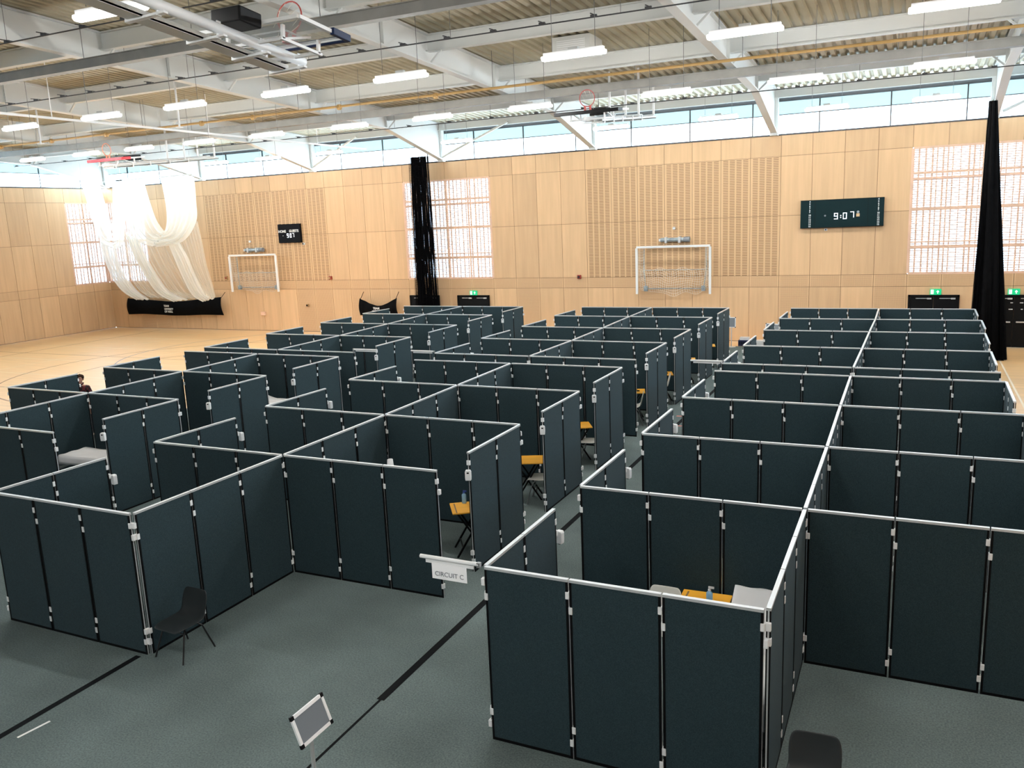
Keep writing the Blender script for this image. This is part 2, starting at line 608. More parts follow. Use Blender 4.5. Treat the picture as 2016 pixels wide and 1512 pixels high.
# timber lattice windows
def lattice(name, a0, a1, to_world, seed):
    """bars laid over a window; to_world maps (along, depth, z) boxes"""
    rr = random.Random(seed)
    z0, z1 = 2.56, 6.84
    f = MB()
    l = MB()
    p = MB()

    def B(mb, u0, u1, d0, d1, za, zb):
        (xa, ya), (xb, yb) = to_world(u0, d0), to_world(u1, d1)
        mb.box(min(xa, xb), max(xa, xb), min(ya, yb), max(ya, yb), za, zb)
    cols = max(1, round((a1 - a0) / (2 * JP)))
    cw = (a1 - a0) / cols
    for k in range(cols + 1):
        B(f, a0 + k * cw - .05, a0 + k * cw + .05, -.005, .145 if k in (0, cols) else .10, z0, z1)
    for k in range(cols * 2 + 1):
        B(f, a0 + k * cw / 2 - .025, a0 + k * cw / 2 + .025, 0, .08, z0, z1)
    for z, h in ((2.525, .075), (3.42, .11), (3.62, .05), (4.72, .12), (5.78, .05), (5.96, .09), (6.81, .075)):
        B(f, a0, a1, -.003, .145 if z < 2.6 or z > 6.8 else .09, z, z + h)
    k = 0
    x = a0 + .16
    while x < a1 - .05:
        w = rr.choice((.035, .045, .06))
        B(l, x, x + w, .02, .05, z0, z1)
        x += rr.choice((.15, .18, .21, .24))
    z = z0 + .07
    while z < z1:
        B(l, a0, a1, .05, .062, z, z + .028)
        z += .078
    B(p, a0, a1, .11, .118, z0, z1)
    w = bpy.data.objects.new(name, None)
    C.objects.link(w)
    w['kind'] = 'structure'
    f.build('window_frame', 'ply_window', w)
    l.build('lattice', 'ply_window', w)
    p.build('pane', 'glass_dimmed', w)
    return w


for k, (a0, a1) in enumerate(WIN_BACK):
    lattice('window_%d' % (k + 1), a0 + .02, a1 - .02, lambda u, d: (u, RY1 + d), k + 3)
lattice('window_4', RY1 - 2 * JP + .02, RY1 - .06, lambda u, d: (RX0 - d, u), 11)


# clerestory glazing over the timber lining, three sides
def clerestory(name, a0, a1, to_world, step, HEAD=HEAD, MID=8.33):
    w = bpy.data.objects.new(name, None)
    C.objects.link(w)
    w['kind'] = 'structure'

    def B(mb, u0, u1, d0, d1, za, zb):
        (xa, ya), (xb, yb) = to_world(u0, d0), to_world(u1, d1)
        mb.box(min(xa, xb), max(xa, xb), min(ya, yb), max(ya, yb), za, zb)
    f, p, q, r = MB(), MB(), MB(), MB()
    B(f, a0, a1, -.05, .16, TOP, TOP + .05)
    u = a0
    while u < a1:
        B(f, u - .02, u + .02, .02, .08, TOP + .05, HEAD)
        u += step
    B(f, a0, a1, .03, .06, MID, MID + .03)
    B(p, a0, a1, .05, .056, TOP + .05, MID)
    B(q, a0, a1, .05, .056, MID + .03, HEAD)
    B(r, a0, a1, -.08, .02, HEAD - .10, HEAD + .02)
    f.build('window_frame', 'dark_metal', w)
    p.build('pane', 'glass', w)
    q.build('pane', 'glass_teal', w)
    r.build('blind_box', 'dark_metal', w)
    return w


clerestory('window_5', RX0, RX1, lambda u, d: (u, RY1 + .03 + d), 2.333)
clerestory('window_6', RY0, RY1, lambda u, d: (RX0 - .03 - d, u), 2.333)
clerestory('window_7', RY1 - 19.0, RY1, lambda u, d: (RX1 + .03 + d, u), 2.333)


# ------------------------------------------------------------------ roof
def roof_z(y):
    return 10.87 - 0.05 * y


b = MB()
prof = []
x = RX0 - .4
rib = 0.26
while x < RX1 + .4:
    prof += [(x, 0), (x + .13, 0), (x + .16, .07), (x + .23, .07)]
    x += rib
vs = []
for y in (RY0 - .3, RY1 + .5):
    for px, pz in prof:
        vs.append((px, y, roof_z(y) + pz))
n = len(prof)
b.add(vs, [(i, i + 1, n + i + 1, n + i) for i in range(n - 1)])
b.box(RX0 - .4, RX1 + .4, RY0 - .3, RY0 - .2, roof_z(RY0) + .05, roof_z(RY0) + .2)
ceiling = struct(b.build('ceiling', 'deck'))
b = MB()
vs = []
for y in (RY0 - .3, RY1 + .5):
    for px in (RX0 - .4, RX1 + .4):
        for dz in (.12, .3):
            vs.append((px, y, roof_z(y) + dz))
b.add(vs, [(0, 1, 3, 2), (4, 6, 7, 5), (0, 4, 5, 1), (2, 3, 7, 6), (0, 2, 6, 4), (1, 5, 7, 3)])
o = b.build('roof_board', 'white_paint', ceiling)
RAFT = [2.2 - 7 * k for k in range(7)]
for k, x in enumerate([9.2] + RAFT):
    b = MB()
    zt = lambda y: roof_z(y) - .005
    zb = lambda y: 10.14 - .05 * y
    y0, y1 = RY0 + .02, 28.6
    yk = 32.75
    # web with the haunch, top and bottom flanges
    poly = [(y0, zb(y0)), (y1, zb(y1)), (yk, 7.72), (yk, zt(yk)), (y0, zt(y0))]
    b.prism(poly, 'x', x - .02, x + .02)
    b.prism([(y0, zb(y0) - .02), (y1, zb(y1) - .02), (y1, zb(y1) + .02), (y0, zb(y0) + .02)], 'x', x - .12, x + .12)
    b.prism([(y1, zb(y1) - .02), (yk, 7.70), (yk, 7.75), (y1, zb(y1) + .02)], 'x', x - .12, x + .12)
    b.prism([(y0, zt(y0) - .04), (yk, zt(yk) - .04), (yk, zt(yk)), (y0, zt(y0))], 'x', x - .12, x + .12)
    b.box(x - .02, x + .02, yk - .02, yk + .0, 7.7, zt(yk))
    for yy in (6, 12, 18, 24, 28.6):
        b.box(x - .11, x + .11, yy - .01, yy + .01, zb(yy), zt(yy))
    b.build('rafter', 'steel', ceiling)
    b = MB()
    b.box(x - .14, x + .14, 32.74, 33.0, TOP, 9.2)
    b.build('column', 'steel', ceiling)
PURL = [32.75, 28.75, 24.45, 20.2, 15.95, 11.7, 7.45, 3.2, -1.0]
for y in PURL:
    b = MB()
    zt_ = roof_z(y) - .01
    dp = .30 if y > 32 else .42
    b.box(RX0 + .1, RX1 - .1, y - .012, y + .012, zt_ - dp, zt_)
    b.box(RX0 + .1, RX1 - .1, y - .10, y + .10, zt_ - dp - .015, zt_ - dp + .015)
    b.box(RX0 + .1, RX1 - .1, y - .10, y + .10, zt_ - .03, zt_)
    b.build('purlin', 'steel', ceiling)
for x in RAFT:
    for y in (28.75, 24.45, 20.2, 15.95):
        z = roof_z(y) - .43
        for sgn in (-1, 1):
            b = MB()
            b.bar((x + sgn * .1, y, 10.16 - .05 * y), (x + sgn * .42, y, z), .05, .05)
            b.build('knee_brace', 'steel', ceiling)
for (a, c) in (((-18.8 + .2, 32.6, 7.8), (-15.4, 32.6, 9.0)), ((2.2 + .2, 32.6, 7.8), (5.4, 32.6, 9.1)), ((-25.8 + .2, 32.6, 7.8), (-23, 32.6, 9.0))):
    b = MB()
    b.tube([a, c], .05, 8)
    b.build('wall_brace', 'steel', ceiling)


# trunking, pipe and conduits slung under the rafters
def run(name, label, cat, y, z, w, h, m_, hang, round_=False):
    t = thing(name, label, cat, (0, y, z))
    b = MB()
    if round_:
        b.tube([(RX0 + .2, 0, 0), (RX1 - .2, 0, 0)], w / 2, 10)
    else:
        b.box(RX0 + .2, RX1 - .2, -w / 2, w / 2, -h / 2, h / 2)
        b.box(RX0 + .2, RX1 - .2, -w / 2 - .03, w / 2 + .03, h / 2 - .02, h / 2)
    b.build('casing' if not round_ else 'pipe_run', m_, t)
    x = RX0 + 1.5
    while x < RX1 - 1:
        b = MB()
        b.tube([(x, 0, h / 2), (x, 0, roof_z(y) - z)], .008, 5)
        b.build('hanger', 'wire', t)
        x += hang
    return t


run('cable_trunking', 'broad grey trunking slung across the hall, nearest the camera', 'trunking', 14.8, 9.06, .24, .22, 'trunking', 3.5)
run('cable_trunking', 'long grey trunking slung across the hall just above the far lights', 'trunking', 24.9, 8.74, .26, .22, 'trunking', 3.5)
gp = run('gas_pipe', 'thin yellow gas pipe running across the hall under the roof', 'pipe', 22.6, 8.72, .075, .075, 'gas_pipe', 7.0, True)
for x in (-36.0, -33.0, -30, -27.0, -22.3, -20.0, -16.5, -13):
    b = MB()
    b.tube([(x - .05, 0, -.02), (x + .05, 0, -.02)], .085, 10)
    b.build('pipe_clamp', 'gas_pipe', gp)


def conduit(y, z, label, step, off):
    t = thing('conduit_rail', label, 'conduit', (0, y, z))
    b = MB()
    b.tube([(RX0 + .2, 0, 0), (RX1 - .2, 0, 0)], .015, 6)
    b.build('rail', 'dark_metal', t)
    x = RX0 + off
    while x < RX1 - .5:
        b = MB()
        b.box(x - .07, x + .07, -.025, .025, .0, .05)
        b.bar((x - .02, -.15, .05), (x + .02, .15, .05), .022, .016)
        b.build('clamp', 'dark_metal', t)
        x += step
    for k in range(12):
        x = RX0 + 2 + k * 4.1
        b = MB()
        b.tube([(x, 0, 0), (x, 0, roof_z(y) - z)], .006, 5)
        b.build('hanger', 'wire', t)


conduit(18.05, 9.17, 'dark conduit rail with clamps crossing under the middle rafters', 1.2, .6)
conduit(12.9, 9.25, 'dark conduit rail with clamps crossing nearest the camera', 1.2, .9)
conduit(16.0, 9.30, 'dark conduit rail with clamps just behind the nearer trunking', 1.75, .4)
conduit(28.2, 8.62, 'dark conduit rail with clamps crossing before the far windows', 1.75, .4)


# ------------------------------------------------------------------ lights
def make_light():
    t = thing('batten_light', 'x', 'light', (0, 0, 0))
    b = MB()
    b.box(-.62, .62, -.06, .06, .055, .11)
    b.build('housing', 'white_plastic', t)
    b = MB()
    b.prism([(-.09, .0), (-.06, -.035), (.06, -.035), (.09, .0), (.09, .05), (-.09, .05)], 'x', -.66, .66)
    d = b.build('diffuser', 'lamp', t, bevel=.02)
    for s in (-1, 1):
        b = MB()
        b.tube([(s * .45, 0, .11), (s * .45, 0, 1.75)], .006, 5)
        b.build('suspension_wire', 'wire', t)
    b = MB()
    b.box(-.1, .1, -.04, .04, .11, .16)
    b.build('gear_box', 'steel', t)
    return t


rows = {
    8.95: [('nearest', [(-10.3, 'large lit batten light beside the nearest basketball frame'), (-13.6, 'lit batten light cut by the frame edge, nearest row')])],
    16.05: [('second', [.4, -2.88, -6.12, -10.07, -13.18, -16.32, -19.27, -22.5])],
    22.5: [('third', [.42, -2.8, -6.02, -9.92, -13.1, -16.1, -19.4, -22.4, -25.3, -28.05, -31.1])],
    29.6: [('far', [.4, -2.72, -6.15, -9.93, -16.2, -22.3, -25.6, -28.6])],
}
L0 = make_light()


def fit_wires(o, y):
    # the wires reach the deck, or the beam the row hangs from
    top = roof_z(y) - .02 - (.425 if any(abs(y - q) < .2 for q in PURL) else 0)
    for c in o.children:
        if c.name.startswith('suspension_wire'):
            c.scale = (1, 1, (top - 8.06) / 1.75)


first = True
RANK = ['rightmost', 'second from the right', 'third from the right', 'fourth from the right', 'fifth from the right', 'sixth from the right',
        'seventh from the right', 'eighth from the right', 'ninth from the right', 'tenth from the right', 'eleventh from the right']
for y, [(rn, xs_)] in rows.items():
    for i, x in enumerate(xs_):
        o = L0 if first else dup(L0)
        first = False
        if isinstance(x, tuple):
            x, lab = x
        else:
            lab = 'lit batten light, %s in the %s row across the hall' % (RANK[i], {'second': 'second', 'third': 'third', 'far': 'farthest'}[rn])
        place(o, (x, y, 8.06), rng.uniform(-.03, .03), lab, 'white batten lights hung in rows from the roof')
        fit_wires(o, y)
for x in (-7.0, -3.8, -.6, 2.6, 5.8):  # unseen fittings, added to light the near end and the right block
    for y in (2.2, 8.95):
        if (y == 8.95 and x < -4) or (y < 5 and x > 0):
            continue
        o = place(dup(L0), (x, y, 8.06), 0, 'unseen batten light added out of frame to brighten the near end', 'unseen batten lights added for their light')
        fit_wires(o, y)

# roof ventilation box seen above the second row of lights
t = thing('roof_vent', 'white square ventilation box hanging between roof beams near the middle', 'vent', (-8.5, 22.6, 9.30))
b = MB()
b.box(-.54, .54, -.5, .5, 0, .44)
b.build('housing', 'steel', t, bevel=.01)
b = MB()
for k in range(6):
    b.box(-.4, .4, -.512, -.50, .06 + k * .05, .085 + k * .05)
b.build('grille', 'white_plastic', t)


# ------------------------------------------------------------------ basketball goals folded under the roof
def basketball(label, loc, rz, pad, hoop, arm_len):
    t = thing('basketball_goal', label, 'basketball goal', loc, rz)
    tilt = math.radians(6)
    e = lambda x, y, z: (x, y * math.cos(tilt) - z * math.sin(tilt), y * math.sin(tilt) + z * math.cos(tilt))

    def ebar(mb, a, c, w, h):
        mb.bar(e(*a), e(*c), w, h, up=e(0, 0, 1))
    b = MB()
    vs = [e(x, y, z) for x in (-.88, .88) for y in (.03, 1.02) for z in (0, .012)]
    b.add(vs, [(0, 1, 3, 2), (4, 6, 7, 5), (0, 4, 5, 1), (2, 3, 7, 6), (0, 2, 6, 4), (1, 5, 7, 3)])
    bd = b.build('backboard', 'board_glass', t)
    b = MB()
    for a, c in (((-.9, 0, 0), (-.9, 1.05, 0)), ((.9, 0, 0), (.9, 1.05, 0)), ((-.9, 1.05, 0), (.9, 1.05, 0)), ((-.9, 0, 0), (.9, 0, 0))):
        ebar(b, a, c, .06, .05)
    for a, c in (((-.3, .18, .02), (.3, .18, .02)), ((-.3, .62, .02), (.3, .62, .02)), ((-.3, .18, .02), (-.3, .62, .02)), ((.3, .18, .02), (.3, .62, .02))):
        ebar(b, a, c, .05, .006)
    b.build('board_frame', 'goal_white', bd)
    b = MB()
    ebar(b, (-.93, -.02, 0), (.93, -.02, 0), .07, .10)
    ebar(b, (-.93, -.05, 0), (-.93, .36, 0), .07, .10)
    ebar(b, (.93, -.05, 0), (.93, .36, 0), .07, .10)
    b.build('edge_pad', pad, t, bevel=.012)
    b = MB()
    cz = .375
    ring = [e(.225 * math.cos(a), .15, cz + .225 * math.sin(a)) for a in [2 * math.pi * i / 28 for i in range(28)]]
    b.tube(ring, .012, 8, closed=True)
    ebar(b, (-.08, .15, .01), (-.08, .15, .17), .02, .06)
    ebar(b, (.08, .15, .01), (.08, .15, .17), .02, .06)
    ebar(b, (-.1, .15, .02), (.1, .15, .02), .12, .03)
    rg = b.build('hoop', hoop, t)
    b = MB()
    for i in range(10):
        a = 2 * math.pi * i / 10
        p0 = e(.222 * math.cos(a), .15, cz + .222 * math.sin(a))
        p1 = (p0[0] * .7, p0[1] + (.14 if i % 2 else .2), p0[2] - .16)
        b.tube([p0, p1], .004, 4)
    b.build('hoop_net', 'net_cord', rg)
    # folding frame
    b = MB()
    b.tube([e(0, -.15, -.2), e(0, arm_len, -.2)], .072, 12)
    b.build('main_tube', 'goal_white', t, smooth=True)
    b = MB()
    ebar(b, (.38, -.1, -.30), (.38, arm_len, -.30), .26, .03)
    ebar(b, (.26, -.1, -.27), (.26, arm_len, -.27), .02, .08)
    ebar(b, (.50, -.1, -.27), (.50, arm_len, -.27), .02, .08)
    b.build('channel_beam', 'steel', t)
    for k, y in enumerate((-.05, .75, 1.6, 2.6, 3.6)):
        if y > arm_len:
            continue
        b = MB()
        ebar(b, (-.12, y, -.30), (.56, y, -.33), .07, .03)
        ebar(b, (.0, y, -.33), (.0, y, -.10), .07, .02)
        ebar(b, (.56, y, -.33), (.56, y, -.18), .05, .02)
        b.build('bracket', 'goal_white', t)
    for s in (-1, 1):
        b = MB()
        ebar(b, (s * .5, .12, -.01), (s * .5, .12, -.2), .05, .04)
        ebar(b, (s * .5, .9, -.01), (s * .5, .9, -.2), .05, .04)
        ebar(b, (s * .5, .05, -.2), (s * .5, .95, -.2), .04, .04)
        ebar(b, (s * .5, .12, -.2), (0, .12, -.2), .04, .04)
        ebar(b, (s * .5, .9, -.2), (0, .9, -.2), .04, .04)
        ebar(b, (s * .5, .9, -.2), (s * .5, .3, -.02), .03, .03)
        b.build('support_arm', 'goal_white', t)
    b = MB()
    vs = [e(x, y, z) for x in (-.30, .22) for y in (1.09, 1.52) for z in (-.10, .10)]
    b.add(vs, [(0, 1, 3, 2), (4, 6, 7, 5), (0, 4, 5, 1), (2, 3, 7, 6), (0, 2, 6, 4), (1, 5, 7, 3)])
    b.build('winch_box', 'pad_black', t, bevel=.02)
    for (x, y) in ((-.6, arm_len - 1.9), (.6, arm_len - 1.9), (-.6, arm_len - .2), (.6, arm_len - .2)):
        p = e(x * .8, y, -.2)
        wy = loc[1] + (p[1] if abs(rz) < 1 else -p[1])
        b = MB()
        b.bar(p, (p[0], p[1], roof_z(wy) - loc[2] - .02), .06, .06)
        b.bar(p, e(0, y, -.2), .05, .05)
        b.build('hanger', 'goal_white', t)
    return t


basketball('white framed basketball board folded up close overhead, blue edge pad and black box', (-8.58, 10.8, 7.71), math.pi, 'pad_blue', 'hoop_red', 5.0)
basketball('folded basketball board with black edge pad before the far windows', (-8.55, 23.3, 7.9), 0, 'pad_black', 'hoop_red', 5.4)
basketball('folded basketball board with red edge pad above the white nets', (-28.05, 23.3, 7.9), 0, 'pad_red', 'hoop_orange', 5.4)


# ------------------------------------------------------------------ partition screens
def panel_meshes(parent, x, last, low_clips=True):
    b = MB()
    b.box(-.405, .405, -.016, .016, .03, 1.775)
    p = b.build('panel', 'fabric', parent, loc=(x, 0, 0))
    b = MB()
    b.box(-.428, .428, -.020, .020, 1.775, 1.800, 0)
    for s in (-1, 1):
        xa, xb = sorted((s * .405, s * .427))
        b.box(xa, xb, -.019, .019, .0, 1.775, 1)
        xa, xb = sorted((s * .427, s * .430))
        b.box(xa, xb, -.007, .007, .0, 1.775, 0)
    b.box(-.405, .405, -.019, .019, .0, .03, 1)
    b.build('frame', ['silver', 'black_edge'], p)

    def clips(xj):
        for z, dx in ((1.645, -.014), (1.50, .014), (.30, .012), (.165, -.012)):
            b = MB()
            b.box(xj + dx - .019, xj + dx + .019, -.025, .025, z - .036, z + .036)
            b.build('hinge_clip', 'white_plastic', p, bevel=.006)
    clips(-.435)
    if last:
        clips(.435)
    return p


def make_screen(n):
    t = thing('partition_screen', 'x', 'partition screen')
    for k in range(n):
        panel_meshes(t, .435 + .87 * k, k == n - 1)
    return t


PROTO = {3: make_screen(3), 2: make_screen(2)}
used = set()


def screen(n, a, c, label, group):
    a, c = Vector((*a, 0)), Vector((*c, 0))
    d = c - a
    if n in used:
        o = dup(PROTO[n])
    else:
        o = PROTO[n]
        used.add(n)
    place(o, a, math.atan2(d.y, d.x), label, group, d.length / (.87 * n))
    return o


RW = {'right': [6.55, 9.10, 11.72, 14.36, 17.0, 17.93, 20.46, 23.28, 25.89, 28.62],
      'middle': [6.50, 9.12, 11.74, 14.40, 16.98, 18.0, 20.6, 23.17, 25.94, 28.6],
      'left': [6.5, 9.07, 11.78, 14.36, 16.98, 17.7, 20.5, 23.25, 25.95, 28.6]}
BX = {'right': ([-3.53, -3.53, -3.54, -3.59, -3.59, -3.63, -3.62, -3.58, -3.54, -3.56], [-.94, -.94, -.95, -.975, -.99, -1.0, -.97, -.945, -.91, -.92], [1.67, 1.67, 1.66, 1.62, 1.59, 1.59, 1.59, 1.66, 1.74, 1.73]),
      'middle': ([-10.76, -10.71, -10.77, -10.81, -10.77, -10.80, -10.83, -10.76, -10.82, -10.84], [-8.16, -8.13, -8.12, -8.16, -8.20, -8.19, -8.12, -8.14, -8.20, -8.22], [-5.55] * 10),
      'left': ([-18.25, -18.25, -18.21, -18.32, -18.29, -18.29, -18.46, -18.48, -18.62, -18.47], [-15.64, -15.64, -15.61, -15.62, -15.66, -15.60, -15.60, -15.70, -15.85, -15.80], [-13.03, -13.02, -13.02, -13.06, -13.02, -13.02, -13.09, -13.07, -13.17, -13.20])}
GAP = .025
for blk in ('right', 'middle', 'left'):
    XL, XS, XR = BX[blk]
    rows_ = RW[blk]
    grp = 'grey partition screens of the %s block of booths' % blk
    for k, y in enumerate(rows_):
        if blk == 'left' and k == 0:
            continue
        xl, xs0, xr = XL[k], XS[k], XR[k]
        ro = ORD[k]
        j = rng.uniform(-.012, .012)
        nm = '%s block' % blk
        if not (blk == 'left' and k == 1):
            screen(3, (xl, y + j), (xs0 - GAP, y), 'grey three-panel screen, %s cross wall from the front, left half, %s' % (ro, nm), grp)
        if k > 0:
            screen(3, (xs0 + GAP, y), (xr, y - j), 'grey three-panel screen, %s cross wall from the front, right half, %s' % (ro, nm), grp)
        if k not in (4, 9):
            screen(3, (xs0, y + GAP), (XS[k + 1], rows_[k + 1] - GAP),
                   'grey three-panel screen, spine wall behind the %s cross wall, %s' % (ro, nm), grp)
            if not (blk == 'left' and k == 1):
                screen(2, (xl, y + GAP), (xl + {'right': .01, 'middle': .08, 'left': .07}[blk], y + 1.70), 'grey two-panel screen turning back from left end of %s cross wall, %s' % (ro, nm), grp)
        if k in (2, 3, 4, 6, 7, 8, 9):
            screen(2, (xr, y - GAP), (xr - .02, y - 1.73), 'grey two-panel screen coming forward from right end of %s cross wall, %s' % (ro, nm), grp)


# ------------------------------------------------------------------ dispensers on the screen ends
def make_dispenser():
    t = thing('hand_gel_dispenser', 'x', 'dispenser')
    b = MB()
    b.prism([(-.055, -.13), (.055, -.13), (.06, -.05), (.06, .09), (.045, .13), (-.045, .13), (-.06, .09), (-.06, -.05)], 'y', -.105, -.02)
    b.build('body', 'white_plastic', t, bevel=.012)
    b = MB()
    b.box(-.022, .022, -.109, -.104, .05, .085)
    b.build('window', 'black_edge', t)
    b = MB()
    b.box(-.02, .02, -.08, -.04, -.15, -.13)
    b.build('nozzle', 'chair_grey', t)
    return t


D0 = make_dispenser()
D0.scale = (.72, .75, .58)
fst = True
for blk in ('right', 'middle', 'left'):
    for k, y in enumerate(RW[blk]):
        xl, xs0, xr = (q[k] for q in BX[blk])
        if k in (2, 3, 4, 6, 7, 8, 9) and blk != 'right':
            o = D0 if fst else dup(D0)
            fst = False
            place(o, (xr - .02, y - 1.73, 1.48), .35, 'white hand gel dispenser on the forward wing of the %s cross wall, %s block' % (ORD[k], blk), 'hand gel dispensers on screen ends')
        if k not in (4, 9) and blk != 'left' and not (blk == 'left' and k < 2):
            if (blk, k) in (('right', 5 + 3), ('middle', 8)):
                continue
            o = dup(D0)
            place(o, (xl + .10 if blk == 'middle' else xl + .03, y + 1.72, 1.44), math.pi - .2, 'white hand gel dispenser at the back wing end of the %s cross wall, %s block' % (ORD[k], blk), 'hand gel dispensers on screen ends')


# ------------------------------------------------------------------ sign rods on the corners
def sign_rod(label, x0, y, x1, z=1.83):
    t = thing('sign_rod', label, 'sign rod', (x0, y, 0))
    s = 1 if x1 > x0 else -1
    L = abs(x1 - x0)
    b = MB()
    b.tube([(0, 0, z), (s * L, 0, z)], .020, 10)
    b.build('rod', 'white_plastic', t)
    b = MB()
    b.box(min(s * .06, s * (L - .06)), max(s * .06, s * (L - .06)), -.006, .006, z - .055, z - .015)
    b.build('clip_rail', 'white_plastic', t)
    b = MB()
    b.box(-.018, .018, -.018, .018, 1.802, z + .02)
    b.build('corner_post', 'steel_leg', t)
    return t


sign_rod('white rod jutting from the front right-block corner and carrying the CIRCUIT C sign', -3.56, 6.50, -4.20)
sign_rod('white rod jutting from the sixth cross wall of the right block', -3.60, 17.93, -4.3)
sign_rod('white rod jutting from the sixth cross wall of the middle block', -10.82, 18.0, -11.5)
sign_rod('white rod jutting from the sixth cross wall of the left block', -13.03, 17.65, -12.3, 1.88)
t = thing('paper_sign', 'white paper sign lettered CIRCUIT C hanging from the rod', 'sign', (-3.88, 6.488, 1.70))
b = MB()
b.box(-.19, .19, -.002, .002, -.075, .085)
b.build('sheet', 'sheet', t)
text('CIRCUIT C', .066, 'sign_grey', t, (0, -.004, -.022), ext=.001)


# ------------------------------------------------------------------ furniture
def make_desk():
    t = thing('folding_desk', 'x', 'desk')
    b = MB()
    b.box(-.275, .275, -.25, .25, .695, .718)
    top = b.build('desk_top', 'desk_top', t, bevel=.006)
    b = MB()
    b.box(-.22, -.20, -.24, -.24 + .44, .718, .7195)
    b.build('pen_groove', 'ply_dark', top)
    for s in (-1, 1):
        b = MB()
        b.bar((-.23, s * .21, .0), (.20, s * .21, .695), .028, .028, up=(0, 1, 0))
        b.build('leg', 'desk_leg', t)
        b = MB()
        b.bar((.23, s * .18, .0), (-.20, s * .18, .695), .028, .028, up=(0, 1, 0))
        b.build('leg', 'desk_leg', t)
    b = MB()
    b.bar((-.14, -.21, .14), (-.14, .21, .14), .022, .022)
    b.bar((.14, -.18, .14), (.14, .18, .14), .022, .022)
    b.build('stretcher', 'desk_leg', t)
    return t


def make_chair(mat_name, leg_mat):
    t = thing('shell_chair', 'x', 'chair')
    prof = [(-.235, .420), (-.215, .438), (-.12, .432), (0, .425), (.10, .428), (.165, .455), (.195, .52), (.215, .60), (.235, .69), (.25, .77), (.252, .80)]
    wid = [.34, .40, .43, .44, .43, .40, .38, .39, .39, .36, .29]
    cup = [.0, .012, .025, .03, .03, .03, .028, .022, .018, .012, .006]
    b = MB()
    nv = 10
    for i, ((y, z), w, c) in enumerate(zip(prof, wid, cup)):
        back = min(1, max(0, (z - .44) / .12))
        for j in range(nv + 1):
            s = -1 + 2 * j / nv
            e_ = abs(s) ** 2.5 * c
            b.v.append((s * w / 2, y - e_ * back * 1.1, z + e_ * (1 - back)))
    n = nv + 1
    for i in range(len(prof) - 1):
        for j in range(nv):
            b.f.append((i * n + j, i * n + j + 1, (i + 1) * n + j + 1, (i + 1) * n + j))
            b.m.append(0)
            b.t.append(1)
    b.build('seat_shell', mat_name, t, smooth=True, solid=.010, subsurf=1)
    for sx in (-1, 1):
        for sy in (-1, 1):
            b = MB()
            b.tube([(sx * .13, sy * .08, .415), (sx * .17, sy * .13, .36), (sx * .22, sy * .23, .0)], .010, 8)
            b.build('leg', leg_mat, t)
    b = MB()
    b.tube([(-.165, -.13, .37), (.165, -.13, .37)], .008, 8)
    b.tube([(-.165, .13, .37), (.165, .13, .37)], .008, 8)
    b.build('leg_brace', leg_mat, t)
    return t


DK = make_desk()
first = True
for i, (x, y, a, lab) in enumerate([
    (-5.98, 10.70, 35, 'yellow topped folding desk in the nearest middle-block doorway, blue bottle on it'),
    (-6.17, 13.33, 22, 'yellow topped folding desk in the second middle-block doorway from the front'),
    (-6.22, 15.98, 30, 'yellow topped folding desk in the third middle-block doorway from the front'),
    (-6.12, 19.62, 18, 'yellow topped folding desk with a white chair below it, fourth middle-block doorway'),
    (-6.06, 22.05, 20, 'yellow topped folding desk beside the upright white chair back, fifth middle-block doorway'),
    (-6.0, 24.45, 15, 'yellow topped folding desk under the far sign rod, sixth middle-block doorway'),
    (-6.0, 27.2, 15, 'yellow topped folding desk in the farthest middle-block doorway'),
    (-1.95, 8.74, 2, 'yellow topped folding desk behind the front screen, gel bottle on it')]):
    o = DK if first else dup(DK)
    first = False
    place(o, (x, y, 0), math.radians(a), lab, 'yellow folding desks in the booths')

CG = make_chair('chair_grey', 'chair_leg')
CG.scale = (1.08, 1.05, .90)
place(CG, (-7.80, 6.71, 0), math.radians(-3), 'dark grey plastic shell chair against the middle-block spine wall', 'dark grey shell chairs')
o = dup(CG)
place(o, (-.54, 6.40, 0), math.radians(4), 'dark grey plastic shell chair by the right-block corner, cut by the bottom edge', 'dark grey shell chairs')
CW = make_chair('chair_white', 'steel_leg')
for i, (x, y, a, lab) in enumerate([
    (-5.98, 19.12, -75, 'white plastic shell chair under the fourth-doorway desk of the middle block'),
    (-5.98, 21.62, -72, 'white plastic shell chair with upright back in the fifth middle-block doorway'),
    (-5.86, 13.2, -80, 'white plastic shell chair mostly behind the second-doorway wing, middle block'),
    (-5.86, 15.8, -80, 'white plastic shell chair mostly behind the third-doorway wing, middle block'),
    (-2.40, 8.56, 0, 'white plastic shell chair behind the front right-block screen')]):
    o = CW if i == 0 else dup(CW)
    place(o, (x, y, 0), math.radians(a), lab, 'white shell chairs in the booths')


# small things on the desks
def bottle(label, loc, body, capm, h):
    t = thing('pump_bottle', label, 'bottle', loc)
    b = MB()
    b.lathe([(0, 0), (.034, 0), (.036, .01), (.036, h * .66), (.026, h * .74), (.014, h * .78), (.014, h * .80), (0, h * .80)])
    b.build('body', body, t, smooth=True)
    b = MB()
    b.lathe([(0, h * .80), (.017, h * .80), (.017, h * .87), (.007, h * .88), (.007, h * .95), (0, h * .95)], 14)
    b.bar((-.012, 0, h * .97), (.05, 0, h * .97), .018, .02)
    b.build('pump', capm, t)


